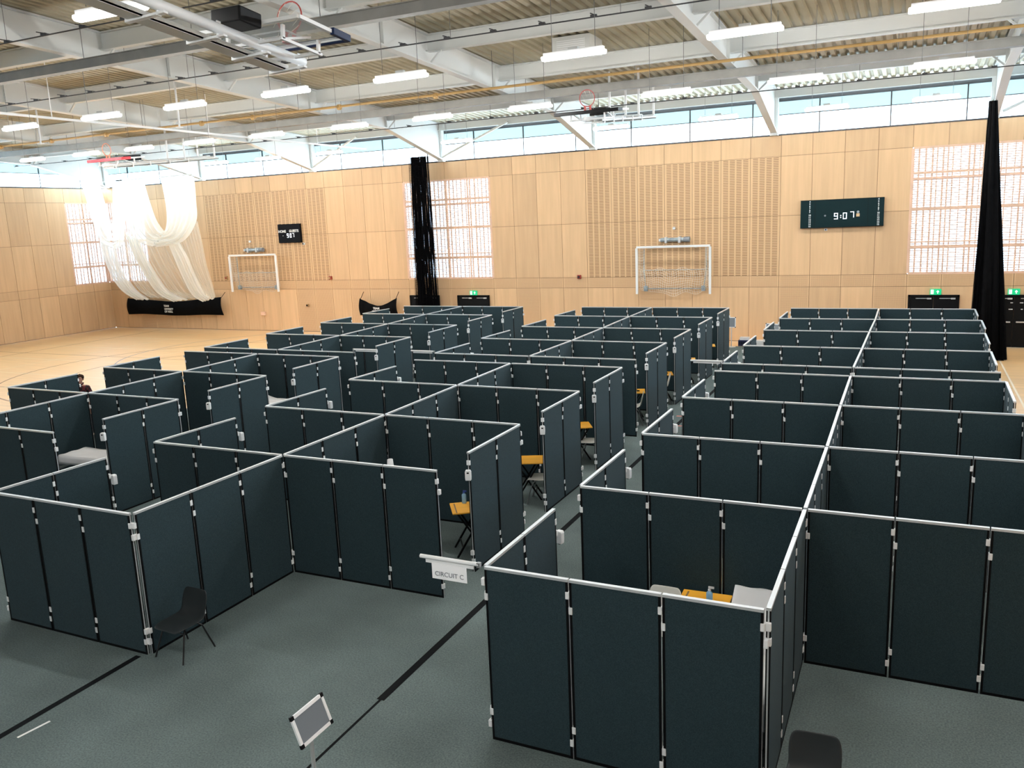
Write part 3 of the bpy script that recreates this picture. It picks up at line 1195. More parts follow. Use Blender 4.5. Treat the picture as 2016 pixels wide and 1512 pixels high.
bottle('clear pump bottle with navy top on the nearest middle-block desk', (-6.13, 10.83, .718), 'gel_blue', 'bottle_navy', .20)
bottle('pale blue hand gel bottle with white pump on the front right-block desk', (-1.87, 8.66, .718), 'gel_blue', 'white_plastic', .22)
for k, (x, y, lab) in enumerate([(-6.02, 19.60, 'small black gadget on the fourth-doorway desk of the middle block'), (-5.96, 22.05, 'small black gadget on the fifth-doorway desk of the middle block'),
                                 (-1.80, 8.57, 'small black gadget beside the gel bottle on the front right-block desk')]):
    t = thing('thermometer', lab, 'thermometer', (x, y, .718), .4, 'black gadgets on the desks')
    b = MB()
    b.box(-.05, .05, -.025, .025, 0, .025)
    b.box(-.05, -.01, -.025, .025, .025, .07)
    b.build('body', 'black_edge', t, bevel=.008)


# couches with white sheets
def couch(label, slabel, loc, rz, head, z=.68):
    t = thing('treatment_couch', label, 'couch', loc, rz, 'treatment couches in the booths')
    b = MB()
    b.box(-.29, .29, -.85, .35, z - .08, z)
    b.build('mattress', 'vinyl_black', t, bevel=.02)
    b = MB()
    b.bar((0, .36, z - .04), (0, .36 + .55 * math.cos(head), z - .04 + .55 * math.sin(head)), .58, .07, up=(0, -math.sin(head), math.cos(head)))
    b.build('backrest', 'vinyl_black', t, bevel=.02)
    for sx in (-1, 1):
        for y in (-.7, .25):
            b = MB()
            b.box(sx * .24 - .02, sx * .24 + .02, y - .02, y + .02, 0, z - .08)
            b.build('leg', 'steel_leg', t)
    s = thing('couch_sheet', slabel, 'sheet', loc, rz, 'white sheets over the couches')
    b = MB()
    path = [(-.93, z - .28), (-.88, z + .012), (-.5, z + .014), (0, z + .012), (.34, z + .012)]
    for k in range(1, 6):
        t_ = .58 * k / 5
        path.append((.36 + t_ * math.cos(head) - .035 * math.sin(head), z + .0 + t_ * math.sin(head) + .012 + .035 * math.cos(head) - .035))
    path.append((path[-1][0] + .05, path[-1][1] - .08))
    path.append((path[-1][0] + .03, path[-1][1] - .22))
    rr = random.Random(5)
    pts = []

    def fn(u, v):
        q = u * (len(path) - 1)
        i = min(int(q), len(path) - 2)
        f = q - i
        y = path[i][0] * (1 - f) + path[i + 1][0] * f
        zz = path[i][1] * (1 - f) + path[i + 1][1] * f
        x = (v - .5) * .82
        drop = max(0, abs(x) - .30)
        return (math.copysign(min(abs(x), .30 + drop * .12), x), y, zz + .006 * math.sin(x * 22 + y * 9) + .006 - drop * 1.6)
    b.grid(fn, 36, 22)
    b.build('cloth', 'sheet', s, smooth=True, solid=.006)


couch('treatment couch under a white sheet in the front left-block booth', 'white sheet draped over the couch in the front left-block booth', (-14.15, 10.85, 0), math.radians(90), .0, .80)
couch('treatment couch behind the second left-block doorway', 'white sheet on the couch in the third left-block booth', (-14.15, 15.95, 0), math.radians(90), .25, .78)
couch('treatment couch behind the front right-block screen', 'white sheet over the raised couch behind the front right-block screen', (-1.335, 8.05, 0), 0, .52, .60)

# slim white stand glimpsed over the second middle-block screen
t = thing('pedestal_stand', 'slim white stand top showing over the second middle-block cross wall', 'stand', (-7.57, 11.0, 0))
b = MB()
b.lathe([(0, 0), (.15, 0), (.15, .015), (.025, .03), (.025, 1.10), (0, 1.10)])
b.build('pole', 'white_plastic', t, smooth=True)
b = MB()
b.lathe([(0, 1.10), (.058, 1.10), (.058, 1.12), (.046, 1.25), (0, 1.25)])
b.build('head', 'sheet', t, smooth=True)


# sign stands
def sign_stand(label, base, corners_c, ux, uy, w, h, pole_top):
    t = thing('poster_stand', label, 'sign stand', base)
    c = Vector(corners_c) - Vector(base)
    ux, uy = Vector(ux).normalized(), Vector(uy)
    uy = (uy - ux * uy.dot(ux)).normalized()
    nz = ux.cross(uy)

    def slab(mb, u0, u1, v0, v1, d0, d1):
        vs = [c + ux * u + uy * v + nz * d for u in (u0, u1) for v in (v0, v1) for d in (d0, d1)]
        mb.add(vs, [(0, 1, 3, 2), (4, 6, 7, 5), (0, 4, 5, 1), (2, 3, 7, 6), (0, 2, 6, 4), (1, 5, 7, 3)])
    b = MB()
    slab(b, -w / 2, w / 2, -h / 2, h / 2, -.004, .004)
    b.build('poster_panel', 'sign_grey', t)
    b = MB()
    q = .014
    slab(b, -w / 2 - q, w / 2 + q, -h / 2 - q, -h / 2 + q, -.010, .010)
    slab(b, -w / 2 - q, w / 2 + q, h / 2 - q, h / 2 + q, -.010, .010)
    slab(b, -w / 2 - q, -w / 2 + q, -h / 2, h / 2, -.010, .010)
    slab(b, w / 2 - q, w / 2 + q, -h / 2, h / 2, -.010, .010)
    b.build('snap_frame', 'goal_white', t)
    b = MB()
    for su in (-1, 1):
        for sv in (-1, 1):
            slab(b, su * w / 2 - .017, su * w / 2 + .017, sv * h / 2 - .017, sv * h / 2 + .017, -.012, .012)
    b.build('corner_cap', 'black_edge', t)
    b = MB()
    top = Vector(pole_top) - Vector(base)
    b.tube([(0, 0, .02), tuple(top)], .018, 12)
    b.build('pole', 'silver', t)
    b = MB()
    b.lathe([(0, 0), (.16, 0), (.16, .012), (.03, .022), (0, .022)], 24)
    b.build('base_plate', 'silver', t)


sign_stand('tilted grey poster stand with a silver frame, alone on the carpet before the booths', (-4.37, 4.91, 0), (-4.345, 4.91, .985), (0, 1, 0), (-.083, 0, .228), .375, .245, (-4.37, 4.91, .93))
sign_stand('poster stand on a tall pole against the far timber wall', (-6.02, 31.5, 0), (-6.02, 31.45, .93), (1, .05, .0), (.12, .12, 1), .30, .36, (-6.02, 31.5, .80))
sign_stand('poster stand half hidden behind the eighth right-block wing', (-4.5, 31.2, 0), (-4.5, 31.15, .78), (1, .0, -.05), (.0, .15, .6), .46, .30, (-4.5, 31.2, .70))

# boxes by the far wall
t = thing('crate', 'blue plastic crate on the floor at the far wall', 'crate', (-5.62, 31.9, 0))
b = MB()
b.box(-.2, .2, -.15, .15, 0, .22)
b.build('body', 'crate_blue', t, bevel=.01)
b = MB()
for k in range(5):
    b.box(-.17 + k * .07, -.13 + k * .07, -.152, -.149, .06, .17)
b.build('slots', 'black_edge', t)
b = MB()
b.box(-.17, .17, -.13, .13, 0, .10)
o = b.build('carton_box', 'carton', bevel=.005, loc=(-5.60, 31.92, .222))
tag(o, 'pale lidded box on top of the blue crate', 'box')
for x, y, sx, h, lab in ((-5.05, 31.6, .22, .26, 'pale box right of the blue crate at the far wall'), (-4.55, 30.6, .20, .22, 'pale box just behind the seventh right-block wing')):
    b = MB()
    b.box(-sx, sx, -.15, .15, 0, h)
    o = b.build('carton_box', 'carton', bevel=.005, loc=(x, y, 0))
    tag(o, lab, 'box', 'pale boxes at the far wall')
t = thing('equipment_trolley', 'low dark trolley on the floor left of the far poster stand', 'trolley', (-6.5, 31.6, 0))
b = MB()
b.box(-.35, .35, -.2, .2, .12, .16)
b.bar((-.33, .18, .1), (-.33, .18, .34), .025, .025)
b.bar((.33, .18, .1), (.33, .18, .34), .025, .025)
b.bar((-.33, .18, .34), (.33, .18, .34), .025, .025)
b.build('frame', 'dark_metal', t)
for sx in (-.3, .3):
    for sy in (-.15, .15):
        b = MB()
        b.tube([(sx - .015, sy, .055), (sx + .015, sy, .055)], .055, 12)
        b.build('wheel', 'black_edge', t)


# ------------------------------------------------------------------ far wall: doors, exit signs, boards
def door(idx, x0, x1, plates):
    w = bpy.data.objects.new('door_%d' % idx, None)
    C.objects.link(w)
    w['kind'] = 'structure'
    w.location = (0, 32.995, 0)
    H = 1.80
    b = MB()
    b.box(x0, x0 + .06, -.08, -.005, 0, H)
    b.box(x1 - .06, x1, -.08, -.005, 0, H)
    b.box(x0, x1, -.08, -.005, H - .06, H)
    b.build('door_frame', 'black_edge', w)
    xm = (x0 + x1) / 2
    for a, c in ((x0 + .065, xm - .005), (xm + .005, x1 - .065)):
        b = MB()
        b.box(a, c, -.055, -.01, .01, H - .065)
        lf = b.build('leaf', 'door_black', w)
        b = MB()
        b.box(a + .18, c - .06, -.085, -.06, H - .13, H - .11)
        b.box(c - .20, c - .06, -.10, -.055, H - .15, H - .10)
        b.build('door_closer', 'silver', lf)
        b = MB()
        b.box(a + .08, c - .08, -.12, -.09, .86, .90)
        b.build('push_bar', 'silver', lf)
        if plates:
            b = MB()
            for (u, z, l) in ((.16, 1.52, .10), (.62, 1.52, .08), (.2, 1.30, .06), (.58, 1.30, .12)):
                if a + u + l < c:
                    b.box(a + u, a + u + l, -.06, -.056, z, z + .025)
            b.build('notice_plate', 'lettering', lf)
    return w


door(1, -20.92, -19.36, False)
door(2, -18.41, -16.82, False)
door(3, -.12, 1.50, False)
door(4, 2.35, 3.95, True)


def exit_sign(x, label, plain_left=True):
    t = thing('exit_sign', label, 'sign', (x, 32.99, 1.905), 0, 'green exit signs over the doors')
    b = MB()
    b.box(-.18, .18, -.05, -.0, -.10, .10)
    b.build('case', 'exit_green', t)
    b = MB()
    b.box(-.15, -.06, -.054, -.05, -.075, .075)
    for z0 in (0,):
        b.prism([(.02, .0), (.07, .06), (.12, .0), (.085, .0), (.085, -.06), (.055, -.06), (.055, .0)], 'y', -.054, -.05)
    b.build('pictogram', 'exit_white', t)
    b = MB()
    b.tube([(-.09, -.0556, .045), (-.09, -.054, .045)], .014, 10)
    b.bar((-.10, -.056, .02), (-.11, -.056, -.03), .02, .003)
    b.bar((-.11, -.056, -.03), (-.13, -.056, -.06), .012, .003)
    b.bar((-.11, -.056, -.03), (-.085, -.056, -.06), .012, .003)
    b.bar((-.10, -.056, .02), (-.075, -.056, .0), .010, .003)
    b.build('running_figure', 'exit_green', t)


exit_sign(-17.6, 'green exit sign over the double doors right of the black hanging net')
exit_sign(.745, 'green exit sign over the double doors behind the right block')
exit_sign(3.12, 'green exit sign over the doors at the frame\'s right edge')

# seven segment digits
SEG = {'9': 'abcdfg', '0': 'abcdef', '7': 'abc'}


def digits(parent, items, h, w, th, y):
    for ch_, cx_, cz_ in items:
        b = MB()
        s = {'a': (0, h / 2, w, th), 'g': (0, 0, w, th), 'd': (0, -h / 2, w, th), 'f': (-w / 2, h / 4, th, h / 2), 'b': (w / 2, h / 4, th, h / 2),
             'e': (-w / 2, -h / 4, th, h / 2), 'c': (w / 2, -h / 4, th, h / 2)}
        for k in SEG[ch_]:
            x, z, ww, hh = s[k]
            b.box(cx_ + x - ww / 2 - (th / 2 if ww > th else 0), cx_ + x + ww / 2 + (th / 2 if ww > th else 0), y - .004, y, cz_ + z - hh / 2, cz_ + z + hh / 2)
        b.build('digit', 'digit', parent)


t = thing('scoreboard', 'wide dark teal scoreboard showing 9:07 beside the tall right window', 'scoreboard', (-2.42, 32.99, 4.75))
b = MB()
b.box(-1.4, 1.4, -.14, -.0, -.5, .5)
cs = b.build('case', 'board_teal', t, bevel=.01)
b = MB()
for x in (-.9, .88):
    b.box(x - .006, x + .006, -.146, -.14, -.49, .49)
b.box(-1.4, 1.4, -.146, -.139, .485, .5)
b.box(-1.4, 1.4, -.146, -.139, -.5, -.485)
b.build('seam', 'black_edge', t)
digits(t, [('9', -.18, -.1), ('0', .12, -.1), ('7', .36, -.07)], .20, .105, .024, -.145)
b = MB()
b.box(-.035, .0, -.149, -.145, -.17, -.135)
b.box(-.035, .0, -.149, -.145, -.10, -.065)
b.build('colon', 'digit', t)
for x in (-1.08, 1.22):
    for k in range(12):
        text(str(4 + k), .082, 'lettering', t, (x, -.143, .44 - k * .080), bold=.003, name='player_number')
b = MB()
b.box(.50, .61, -.150, -.140, -.14, -.03)
b.build('tape_patch', 'tan_tape', t)
b = MB()
b.tube([(.555, -.14, .02), (.555, -.15, .02)], .045, 16)
b.build('emblem', 'galvanised', t)
b = MB()
b.tube([(-.55, -.14, -.07), (-.55, -.145, -.07)], .035, 16)
b.build('buzzer', 'sign_grey', t)

t = thing('scoreboard', 'small black scoreboard lettered HOME and GUESTS above the left goal', 'scoreboard', (-27.55, 32.99, 4.82))
b = MB()
b.box(-.68, .68, -.12, -.0, -.45, .45)
b.build('case', 'board_black', t, bevel=.01)
text('HOME', .165, 'lettering', t, (-.42, -.124, .10), bold=.006)
text('GUESTS', .165, 'lettering', t, (.30, -.124, .11), bold=.006)
digits(t, [('9', -.09, -.10), ('0', .09, -.10), ('7', .25, -.09)], .18, .075, .022, -.124)
b = MB()
b.tube([(-.38, -.12, -.1), (-.38, -.126, -.1)], .02, 10)
b.build('indicator', 'lettering', t)


# wall fittings
def fitting(name, label, cat, loc, sx, sz, m_, extra=None):
    t = thing(name, label, cat, loc)
    b = MB()
    b.box(-sx, sx, -.08, 0, -sz, sz)
    b.build('housing', m_, t, bevel=.01)
    if extra:
        b = MB()
        b.tube([(0, -.08, 0), (0, -.12, 0)], min(sx, sz) * .6, 12)
        b.build('lens', extra, t)


fitting('alarm_sounder', 'small dark red alarm sounder on the wall between net and right goal', 'alarm', (-12.57, 32.99, 2.56), .08, .08, 'alarm_red', 'dark_metal')
fitting('alarm_sounder', 'small dark red alarm sounder on the wall right of the left goal', 'alarm', (-25.35, 32.99, 2.64), .08, .08, 'alarm_red', 'brass')
fitting('alarm_sounder', 'small brown sounder on the wall behind the white nets', 'alarm', (-31.95, 32.99, 2.70), .07, .09, 'brass', 'alarm_red')
fitting('floor_box', 'small square brass plate low on the wall under the left goal', 'wall plate', (-29.73, 32.99, .88), .14, .09, 'ply_window')
fitting('wall_switch', 'small dark switch plate on the wall right of the left goal', 'switch', (-26.87, 32.99, 1.31), .07, .06, 'brass', 'black_edge')
fitting('motion_sensor', 'small white sensor on the wall above the right goal hoist', 'sensor', (-8.55, 32.99, 4.42), .05, .05, 'white_plastic')
fitting('motion_sensor', 'small white sensor on the wall above the left goal hoist', 'sensor', (-30.15, 32.99, 4.50), .05, .05, 'white_plastic')
fitting('camera_dome', 'tiny dark camera under the wide scoreboard', 'camera', (-2.94, 32.99, 4.18), .05, .04, 'white_plastic', 'black_edge')
fitting('camera_dome', 'small pale camera at the lower corner of the small scoreboard', 'camera', (-26.78, 32.99, 4.30), .06, .05, 'white_plastic', 'black_edge')


# handball goals hoisted on the wall
def goal(label, x0, x1, z0, z1, seed):
    t = thing('wall_goal', label, 'goal', ((x0 + x1) / 2, 32.55, z0))
    W, H = (x1 - x0), z1 - z0
    hw = W / 2
    b = MB()
    b.box(-hw, hw, -.04, .04, H - .08, H)
    b.build('crossbar', 'goal_white', t)
    for s in (-1, 1):
        b = MB()
        b.box(s * hw - .04, s * hw + .04, -.04, .04, 0, H - .08)
        b.build('post', 'goal_white', t)
    b = MB()
    for s in (-1, 1):
        b.tube([(s * (hw - .22), .30, H - .12), (s * (hw - .20), .30, .95), (s * (hw - .3), .22, .2)], .018, 8)
    b.tube([(-hw + .3, .22, .2), (hw - .3, .22, .2)], .018, 8)
    b.tube([(-hw + .2, .30, .93), (hw - .2, .30, .93)], .014, 8)
    b.build('rear_frame', 'galvanised', t)
    for s in (-1, 1):
        b = MB()
        b.box(s * (hw - .3) - .07, s * (hw - .3) + .07, .16, .30, .1, .3)
        b.build('hinge_block', 'galvanised', t)
        b = MB()
        b.box(s * hw * .6 - .03, s * hw * .6 + .03, .0, .43, H - .10, H - .04)
        b.build('wall_arm', 'galvanised', t)
    # slack net: cords between the rear bar and a drooping hem, and up the sides
    rr = random.Random(seed)
    b = MB()

    def P(u, v):
        x = (-hw + .1 + u * (W - .2))
        sag = .22 * (1 - (2 * u - 1) ** 2)
        z = .95 * (1 - v) + (.18 - sag) * v + .03 * math.sin(u * 23 + v * 5)
        return (x, .12 + .10 * math.sin(u * 9) * v + .12 * v, z - .06 * math.sin(u * 17))
    nu, nv = 30, 10
    for i in range(nu + 1):
        b.tube([P(i / nu + .01 * math.sin(k), k / 6) for k in range(7)], .0055, 3, cap=False)
    for j in range(nv + 1):
        b.tube([P(k / 24, j / nv) for k in range(25)], .0055, 3, cap=False)
    for s in (-1, 1):
        for k in range(7):
            x = s * (hw - .04 - .035 * k)
            b.tube([(x, .05 + .04 * k, H - .1), (x + s * .03 * math.sin(k), .1 + .03 * k, H * .55), (x, .1 + .03 * k, .5)], .005, 3, cap=False)
        for k in range(9):
            z = H * .42 + k * .11
            b.tube([(s * (hw - .02), .05, z), (s * (hw - .14), .2, z - .04), (s * (hw - .24), .3, z)], .005, 3, cap=False)
    b.build('net', 'net_cord', t)
    return t


goal('white handball goal hoisted on the wall right of the middle window', -9.96, -7.05, 1.88, 3.77, 3)
goal('white handball goal hoisted on the wall beneath the small scoreboard', -31.24, -28.26, 2.02, 3.88, 4)
for x, z, lab in ((-8.5, 3.98, 'grey hoist drum on the wall above the right goal'), (-29.85, 4.08, 'grey hoist drum on the wall above the left goal')):
    t = thing('goal_hoist', lab, 'hoist', (x, 32.85, z))
    b = MB()
    b.tube([(-.55, 0, 0), (.58, 0, 0)], .085, 16)
    b.build('drum', 'galvanised', t)
    b = MB()
    b.tube([(.36, 0, 0), (.60, 0, 0)], .105, 14)
    b.build('motor', 'sign_grey', t)
    for s in (-.34, .2):
        b = MB()
        b.box(s - .04, s + .04, -.1, .14, -.12, .11)
        b.build('bracket', 'silver', t)
    b = MB()
    b.box(-.62, -.52, -.06, .06, -.05, .05)
    b.build('gear_case', 'white_plastic', t)


# ------------------------------------------------------------------ nets and drapes
def strand_net(name, label, top, bot, wt_, wb_, zt_, zb_, n, seed, depth, core):
    """a gathered divider net: hundreds of cords hanging side by side round a dense middle"""
    t = thing(name, label, 'net', (bot[0], bot[1], 0))
    rr = random.Random(seed)
    b = MB()
    tx, ty = top[0] - bot[0], top[1] - bot[1]
    for k in range(n):
        u = rr.uniform(-.5, .5)
        d = rr.uniform(-depth, depth)
        ph = rr.uniform(0, 6.3)
        pts = []
        for i in range(9):
            f = i / 8
            z = zt_ + (zb_ - zt_) * f
            w = wt_ + (wb_ - wt_) * f
            pts.append((tx * (1 - f) + u * w + .02 * math.sin(ph + 5 * f), ty * (1 - f) + d * (w / max(wb_, .1)) + .02 * math.cos(ph + 4 * f), z))
        b.tube(pts, .009, 3, cap=False)
    for k in range(int((zt_ - zb_) / .11)):
        f = k * .11 / (zt_ - zb_)
        z = zt_ + (zb_ - zt_) * f
        w = wt_ + (wb_ - wt_) * f
        for d in (-.5, .5):
            b.tube([(tx * (1 - f) + (u / 8 - .5) * w, ty * (1 - f) + d * depth + .03 * math.sin(u + k), z + .03 * math.sin(u * 2 + k)) for u in range(9)], .006, 3, cap=False)
    b.build('cords', 'black_net', t)
    if core:
        b = MB()

        def fn(u, v):
            f = v
            z = zt_ - .02 + (zb_ - zt_ + .03) * f
            w = (wt_ + (wb_ - wt_) * f) * core
            a = 2 * math.pi * u
            fold = 1 + .18 * math.sin(7 * a + f * 3)
            return (tx * (1 - f) + math.cos(a) * w / 2 * fold, ty * (1 - f) + math.sin(a) * depth * .8 * fold, z)
        b.grid(fn, 56, 14)
        b.build('bundled_folds', 'black_cloth', t, smooth=True)
    return t


strand_net('divider_net', 'black divider net gathered and hanging over the double doors, middle window behind', (-19.55, 32.2), (-19.55, 32.2), .82, 1.02, 7.85, .03, 190, 5, .20, .0)
strand_net('divider_net', 'solid black divider net bundled beside the right-hand exit doors', (1.98, 30.5), (2.25, 30.3), .20, 1.05, 7.95, .0, 260, 6, .22, .93)

# hoisted white cricket nets: each lane hangs in two loops
NY = 30.9
K = 30.9 / 31.5


def cn(x, z):
    return (x * K, 4.985 + (z - 4.985) * K)


def loft(name, left, right, m_, parent, dy, folds, amp, y0):
    """cloth between two hanging lines, rippled in depth"""
    b = MB()

    def samp(line, v):
        q = v * (len(line) - 1)
        i = min(int(q), len(line) - 2)
        f = q - i
        f2 = f
        return (line[i][0] * (1 - f2) + line[i + 1][0] * f2, line[i][1] * (1 - f2) + line[i + 1][1] * f2)

    def fn(u, v):
        l, r = samp(left, v), samp(right, v)
        x = l[0] * (1 - u) + r[0] * u
        z = l[1] * (1 - u) + r[1] * u
        return (x, y0 + dy * v + amp * math.sin(u * folds * 6.283 + v * 2), z + .04 * math.sin(u * folds * 9))
    b.grid(fn, 40, 24)
    return b.build(name, m_, parent, smooth=True)


def L(*p):
    # smooth a polyline a little
    pts = [cn(*q) for q in p]
    out = []
    for i in range(len(pts) - 1):
        p0, p1, p2, p3 = pts[max(i - 1, 0)], pts[i], pts[i + 1], pts[min(i + 2, len(pts) - 1)]
        for s in range(6):
            f = s / 6
            out.append(tuple(.5 * (2 * p1[d] + (p2[d] - p0[d]) * f + (2 * p0[d] - 5 * p1[d] + 4 * p2[d] - p3[d]) * f * f + (3 * p1[d] - p0[d] - 3 * p2[d] + p3[d]) * f ** 3) for d in (0, 1)))
    out.append(pts[-1])
    return out


cn1 = thing('cricket_net', 'white hoisted cricket net looped in the corner, leftmost of three', 'net', (-38.2, NY, 0), group='white cricket nets hoisted in loops')
cn2 = thing('cricket_net', 'white hoisted cricket net looped wide, between the other two', 'net', (-36.0, NY, 0), group='white cricket nets hoisted in loops')
cn3 = thing('cricket_net', 'white hoisted cricket net nearest the left goal, rightmost of three', 'net', (-33.0, NY, 0), group='white cricket nets hoisted in loops')
for o_ in (cn1, cn2, cn3):
    o_.location = (0, 0, 0)
# upper loops
loft('upper_loop', L((-39.95, 7.9), (-39.7, 6.6), (-39.3, 5.3), (-38.9, 4.65), (-38.3, 4.42)), L((-38.6, 7.8), (-38.45, 6.9), (-38.35, 6.1), (-38.2, 5.7), (-38.2, 5.58)), 'white_net', cn1, 0, 5, .10, NY)
loft('upper_loop', L((-37.75, 7.8), (-37.9, 6.9), (-38.05, 6.1), (-38.15, 5.7), (-38.2, 5.58)), L((-36.9, 7.8), (-37.1, 6.4), (-37.4, 5.2), (-37.75, 4.6), (-38.3, 4.42)), 'white_net', cn1, 0, 4, .10, NY + .08)
loft('upper_loop', L((-37.3, 7.8), (-37.2, 6.6), (-37.0, 5.5), (-36.4, 4.75), (-35.3, 4.42)), L((-35.4, 7.8), (-35.2, 6.7), (-34.95, 5.8), (-34.6, 5.3), (-34.45, 5.18)), 'white_net', cn2, 0, 6, .12, NY + .02)
loft('upper_loop', L((-34.25, 7.8), (-34.2, 6.8), (-34.2, 5.9), (-34.3, 5.35), (-34.45, 5.18)), L((-32.0, 7.75), (-32.1, 6.6), (-32.3, 5.6), (-33.4, 4.65), (-35.3, 4.42)), 'white_net', cn3, 0, 6, .12, NY + .06)
# lower swags
loft('lower_swag', L((-39.45, 4.9), (-39.3, 4.0), (-38.9, 3.0), (-38.2, 2.2), (-37.2, 1.72)), L((-38.3, 4.7), (-38.2, 3.8), (-37.8, 2.9), (-37.2, 2.15), (-36.4, 1.70)), 'white_net', cn1, 0, 5, .10, NY + .22)
loft('lower_swag', L((-37.4, 5.2), (-37.0, 4.1), (-36.4, 3.1), (-35.6, 2.1), (-34.5, 1.62)), L((-36.5, 4.8), (-36.1, 3.9), (-35.5, 2.9), (-34.8, 2.1), (-33.6, 1.70)), 'white_net', cn2, 0, 5, .10, NY + .20)
loft('lower_swag', L((-34.6, 4.8), (-34.2, 3.9), (-33.8, 3.0), (-33.2, 2.0), (-32.5, 1.62)), L((-33.7, 4.6), (-33.3, 3.9), (-32.9, 3.0), (-32.4, 2.1), (-31.85, 1.75)), 'white_net', cn3, 0, 5, .10, NY + .24)
# thin veils between the swags
loft('veil', L((-38.3, 4.7), (-38.0, 3.6), (-37.5, 2.7), (-36.9, 2.1), (-36.2, 1.8)), L((-37.3, 5.2), (-36.8, 4.0), (-36.2, 3.0), (-35.4, 2.1), (-34.6, 1.75)), 'white_veil', cn1, 0, 9, .06, NY + .3)
loft('veil', L((-36.5, 4.8), (-36.0, 3.7), (-35.4, 2.8), (-34.7, 2.1), (-33.6, 1.75)), L((-34.6, 4.8), (-34.2, 3.8), (-33.7, 3.0), (-33.1, 2.1), (-32.5, 1.75)), 'white_veil', cn2, 0, 9, .06, NY + .3)
loft('veil', L((-34.0, 5.0), (-33.6, 4.2), (-33.2, 3.2), (-32.7, 2.3), (-32.3, 1.75)), L((-32.35, 5.6), (-32.2, 4.4), (-32.1, 3.4), (-31.9, 2.6), (-31.75, 1.8)), 'white_veil', cn3, 0, 8, .06, NY + .3)
for x0, x1, o_ in ((-40.0, -36.9, cn1), (-37.3, -35.4, cn2), (-34.3, -32.0, cn3)):
    b = MB()
    (xa, za), (xb, zb_) = cn(x0, 7.85), cn(x1, 7.85)
    b.bar((xa, NY, za), (xb, NY, zb_), .06, .06)
    for q in (xa + .1, xb - .1):
        b.tube([(q, NY, za), (q, NY, 9.315)], .012, 5)
    b.build('head_batten', 'goal_white', o_)
# long white net track along the hall
t = thing('net_track', 'long white net track running under the roof towards the corner', 'track', (-22.4, 20.0, 8.40))
b = MB()
b.box(-.03, .03, -12.5, 12.4, -.03, .03)
b.build('rail', 'goal_white', t)
for y in (-9, -3, 3, 9):
    b = MB()
    b.tube([(0, y, .03), (0, y, roof_z(20 + y) - 8.40)], .014, 6)
    b.build('hanger', 'goal_white', t)
for x in (-20.65, -27.1):
    t = thing('drop_rod', 'white rod dropping from the roof, %s' % ('right of the net track' if x > -22 else 'left of the net track'), 'rod', (x, 20.0, 8.25))
    b = MB()
    b.tube([(0, 0, 0), (0, 0, roof_z(20) - 8.25)], .03, 8)
    b.build('shaft', 'goal_white', t)
    b = MB()
    b.box(-.08, .08, -.08, .08, -.04, 0)
    b.build('foot_plate', 'goal_white', t)


# long black canvas skirt under the cricket nets, and the small slung banner
def canvas(name, label, x0, x1, top, z0, y, lines, tx, tz):
    t = thing(name, label, 'banner', (0, y, 0))
    b = MB()

    def fn(u, v):
        x = x0 + (x1 - x0) * u
        zt_ = top(u)
        bulge = .10 * math.sin(math.pi * v) + .02 * math.sin(u * 30)
        spread = 1 + .02 * (1 - v)
        return ((x - (x0 + x1) / 2) * spread + (x0 + x1) / 2, -bulge, z0 + .03 * math.sin(u * 9) + (zt_ - z0) * v)
    b.grid(fn, 48, 12)
    b.build('canvas', 'black_cloth', t, smooth=True, solid=.03)
    for x in (x0 + .04, x1 - .04):
        b = MB()
        b.tube([(x, .0, top(0) - .03), (x, 32.99 - y, top(0) + .28)], .012, 6)
        b.build('strap', 'black_edge', t)
    for body, size, dx, dz in lines:
        text(body, size, 'lettering', t, (tx + dx, -.145, tz + dz), align='LEFT', bold=.004)


canvas('net_skirt', 'long black canvas skirt lettered in white, hung along the wall below the cricket nets', -38.9, -32.15, lambda u: 1.52 + .16 * (2 * u - 1) ** 2 + .05 * u, .80, 32.6,
       [('TEAM', .15, 0, .16), ('UNIVERSITY', .12, .02, .0), ('OF HULL', .15, .02, -.14)], -36.1, 1.12)
canvas('slung_banner', 'short black canvas banner sagging between two wall hooks, left of the double doors', -23.55, -21.5, lambda u: 1.36 + .32 * (2 * u - 1) ** 2, 1.0 - .12, 32.7,
       [('TEAM', .14, .06, .14), ('UNIVERSITY', .10, 0, .01), ('OF HULL', .11, 0, -.11)], -22.8, 1.08)


# ------------------------------------------------------------------ the person in the left block doorway
def skin_body(name, chains, parent, m_, sub=2):
    """chains: list of [(pos, radius), ...]; the first point of each later chain is an index into earlier points"""
    vs, es, rs = [], [], []
    ids = {}
    for chn in chains:
        prev = None
        for key, p, r in chn:
            if key in ids:
                i = ids[key]
            else:
                i = len(vs)
                ids[key] = i
                vs.append(p)
                rs.append(r)
            if prev is not None and prev != i:
                es.append((prev, i))
            prev = i
    me = bpy.data.meshes.new(name)
    me.from_pydata(vs, es, [])
    me.materials.append(M[m_])
    o = bpy.data.objects.new(name, me)
    C.objects.link(o)
    o.parent = parent
    md = o.modifiers.new('skin', 'SKIN')
    md.use_smooth_shade = True
    sv = me.skin_vertices[0].data
    for i, r in enumerate(rs):
        sv[i].radius = r if isinstance(r, tuple) else (r, r)
        sv[i].use_root = (i == 0)
    md2 = o.modifiers.new('smooth', 'SUBSURF')
    md2.levels = md2.render_levels = sub
    return o


P0 = thing('person', 'person with short brown hair in a dark red plaid shirt, standing behind a left-block screen', 'person', (-18.72, 13.96, 0), math.radians(24))
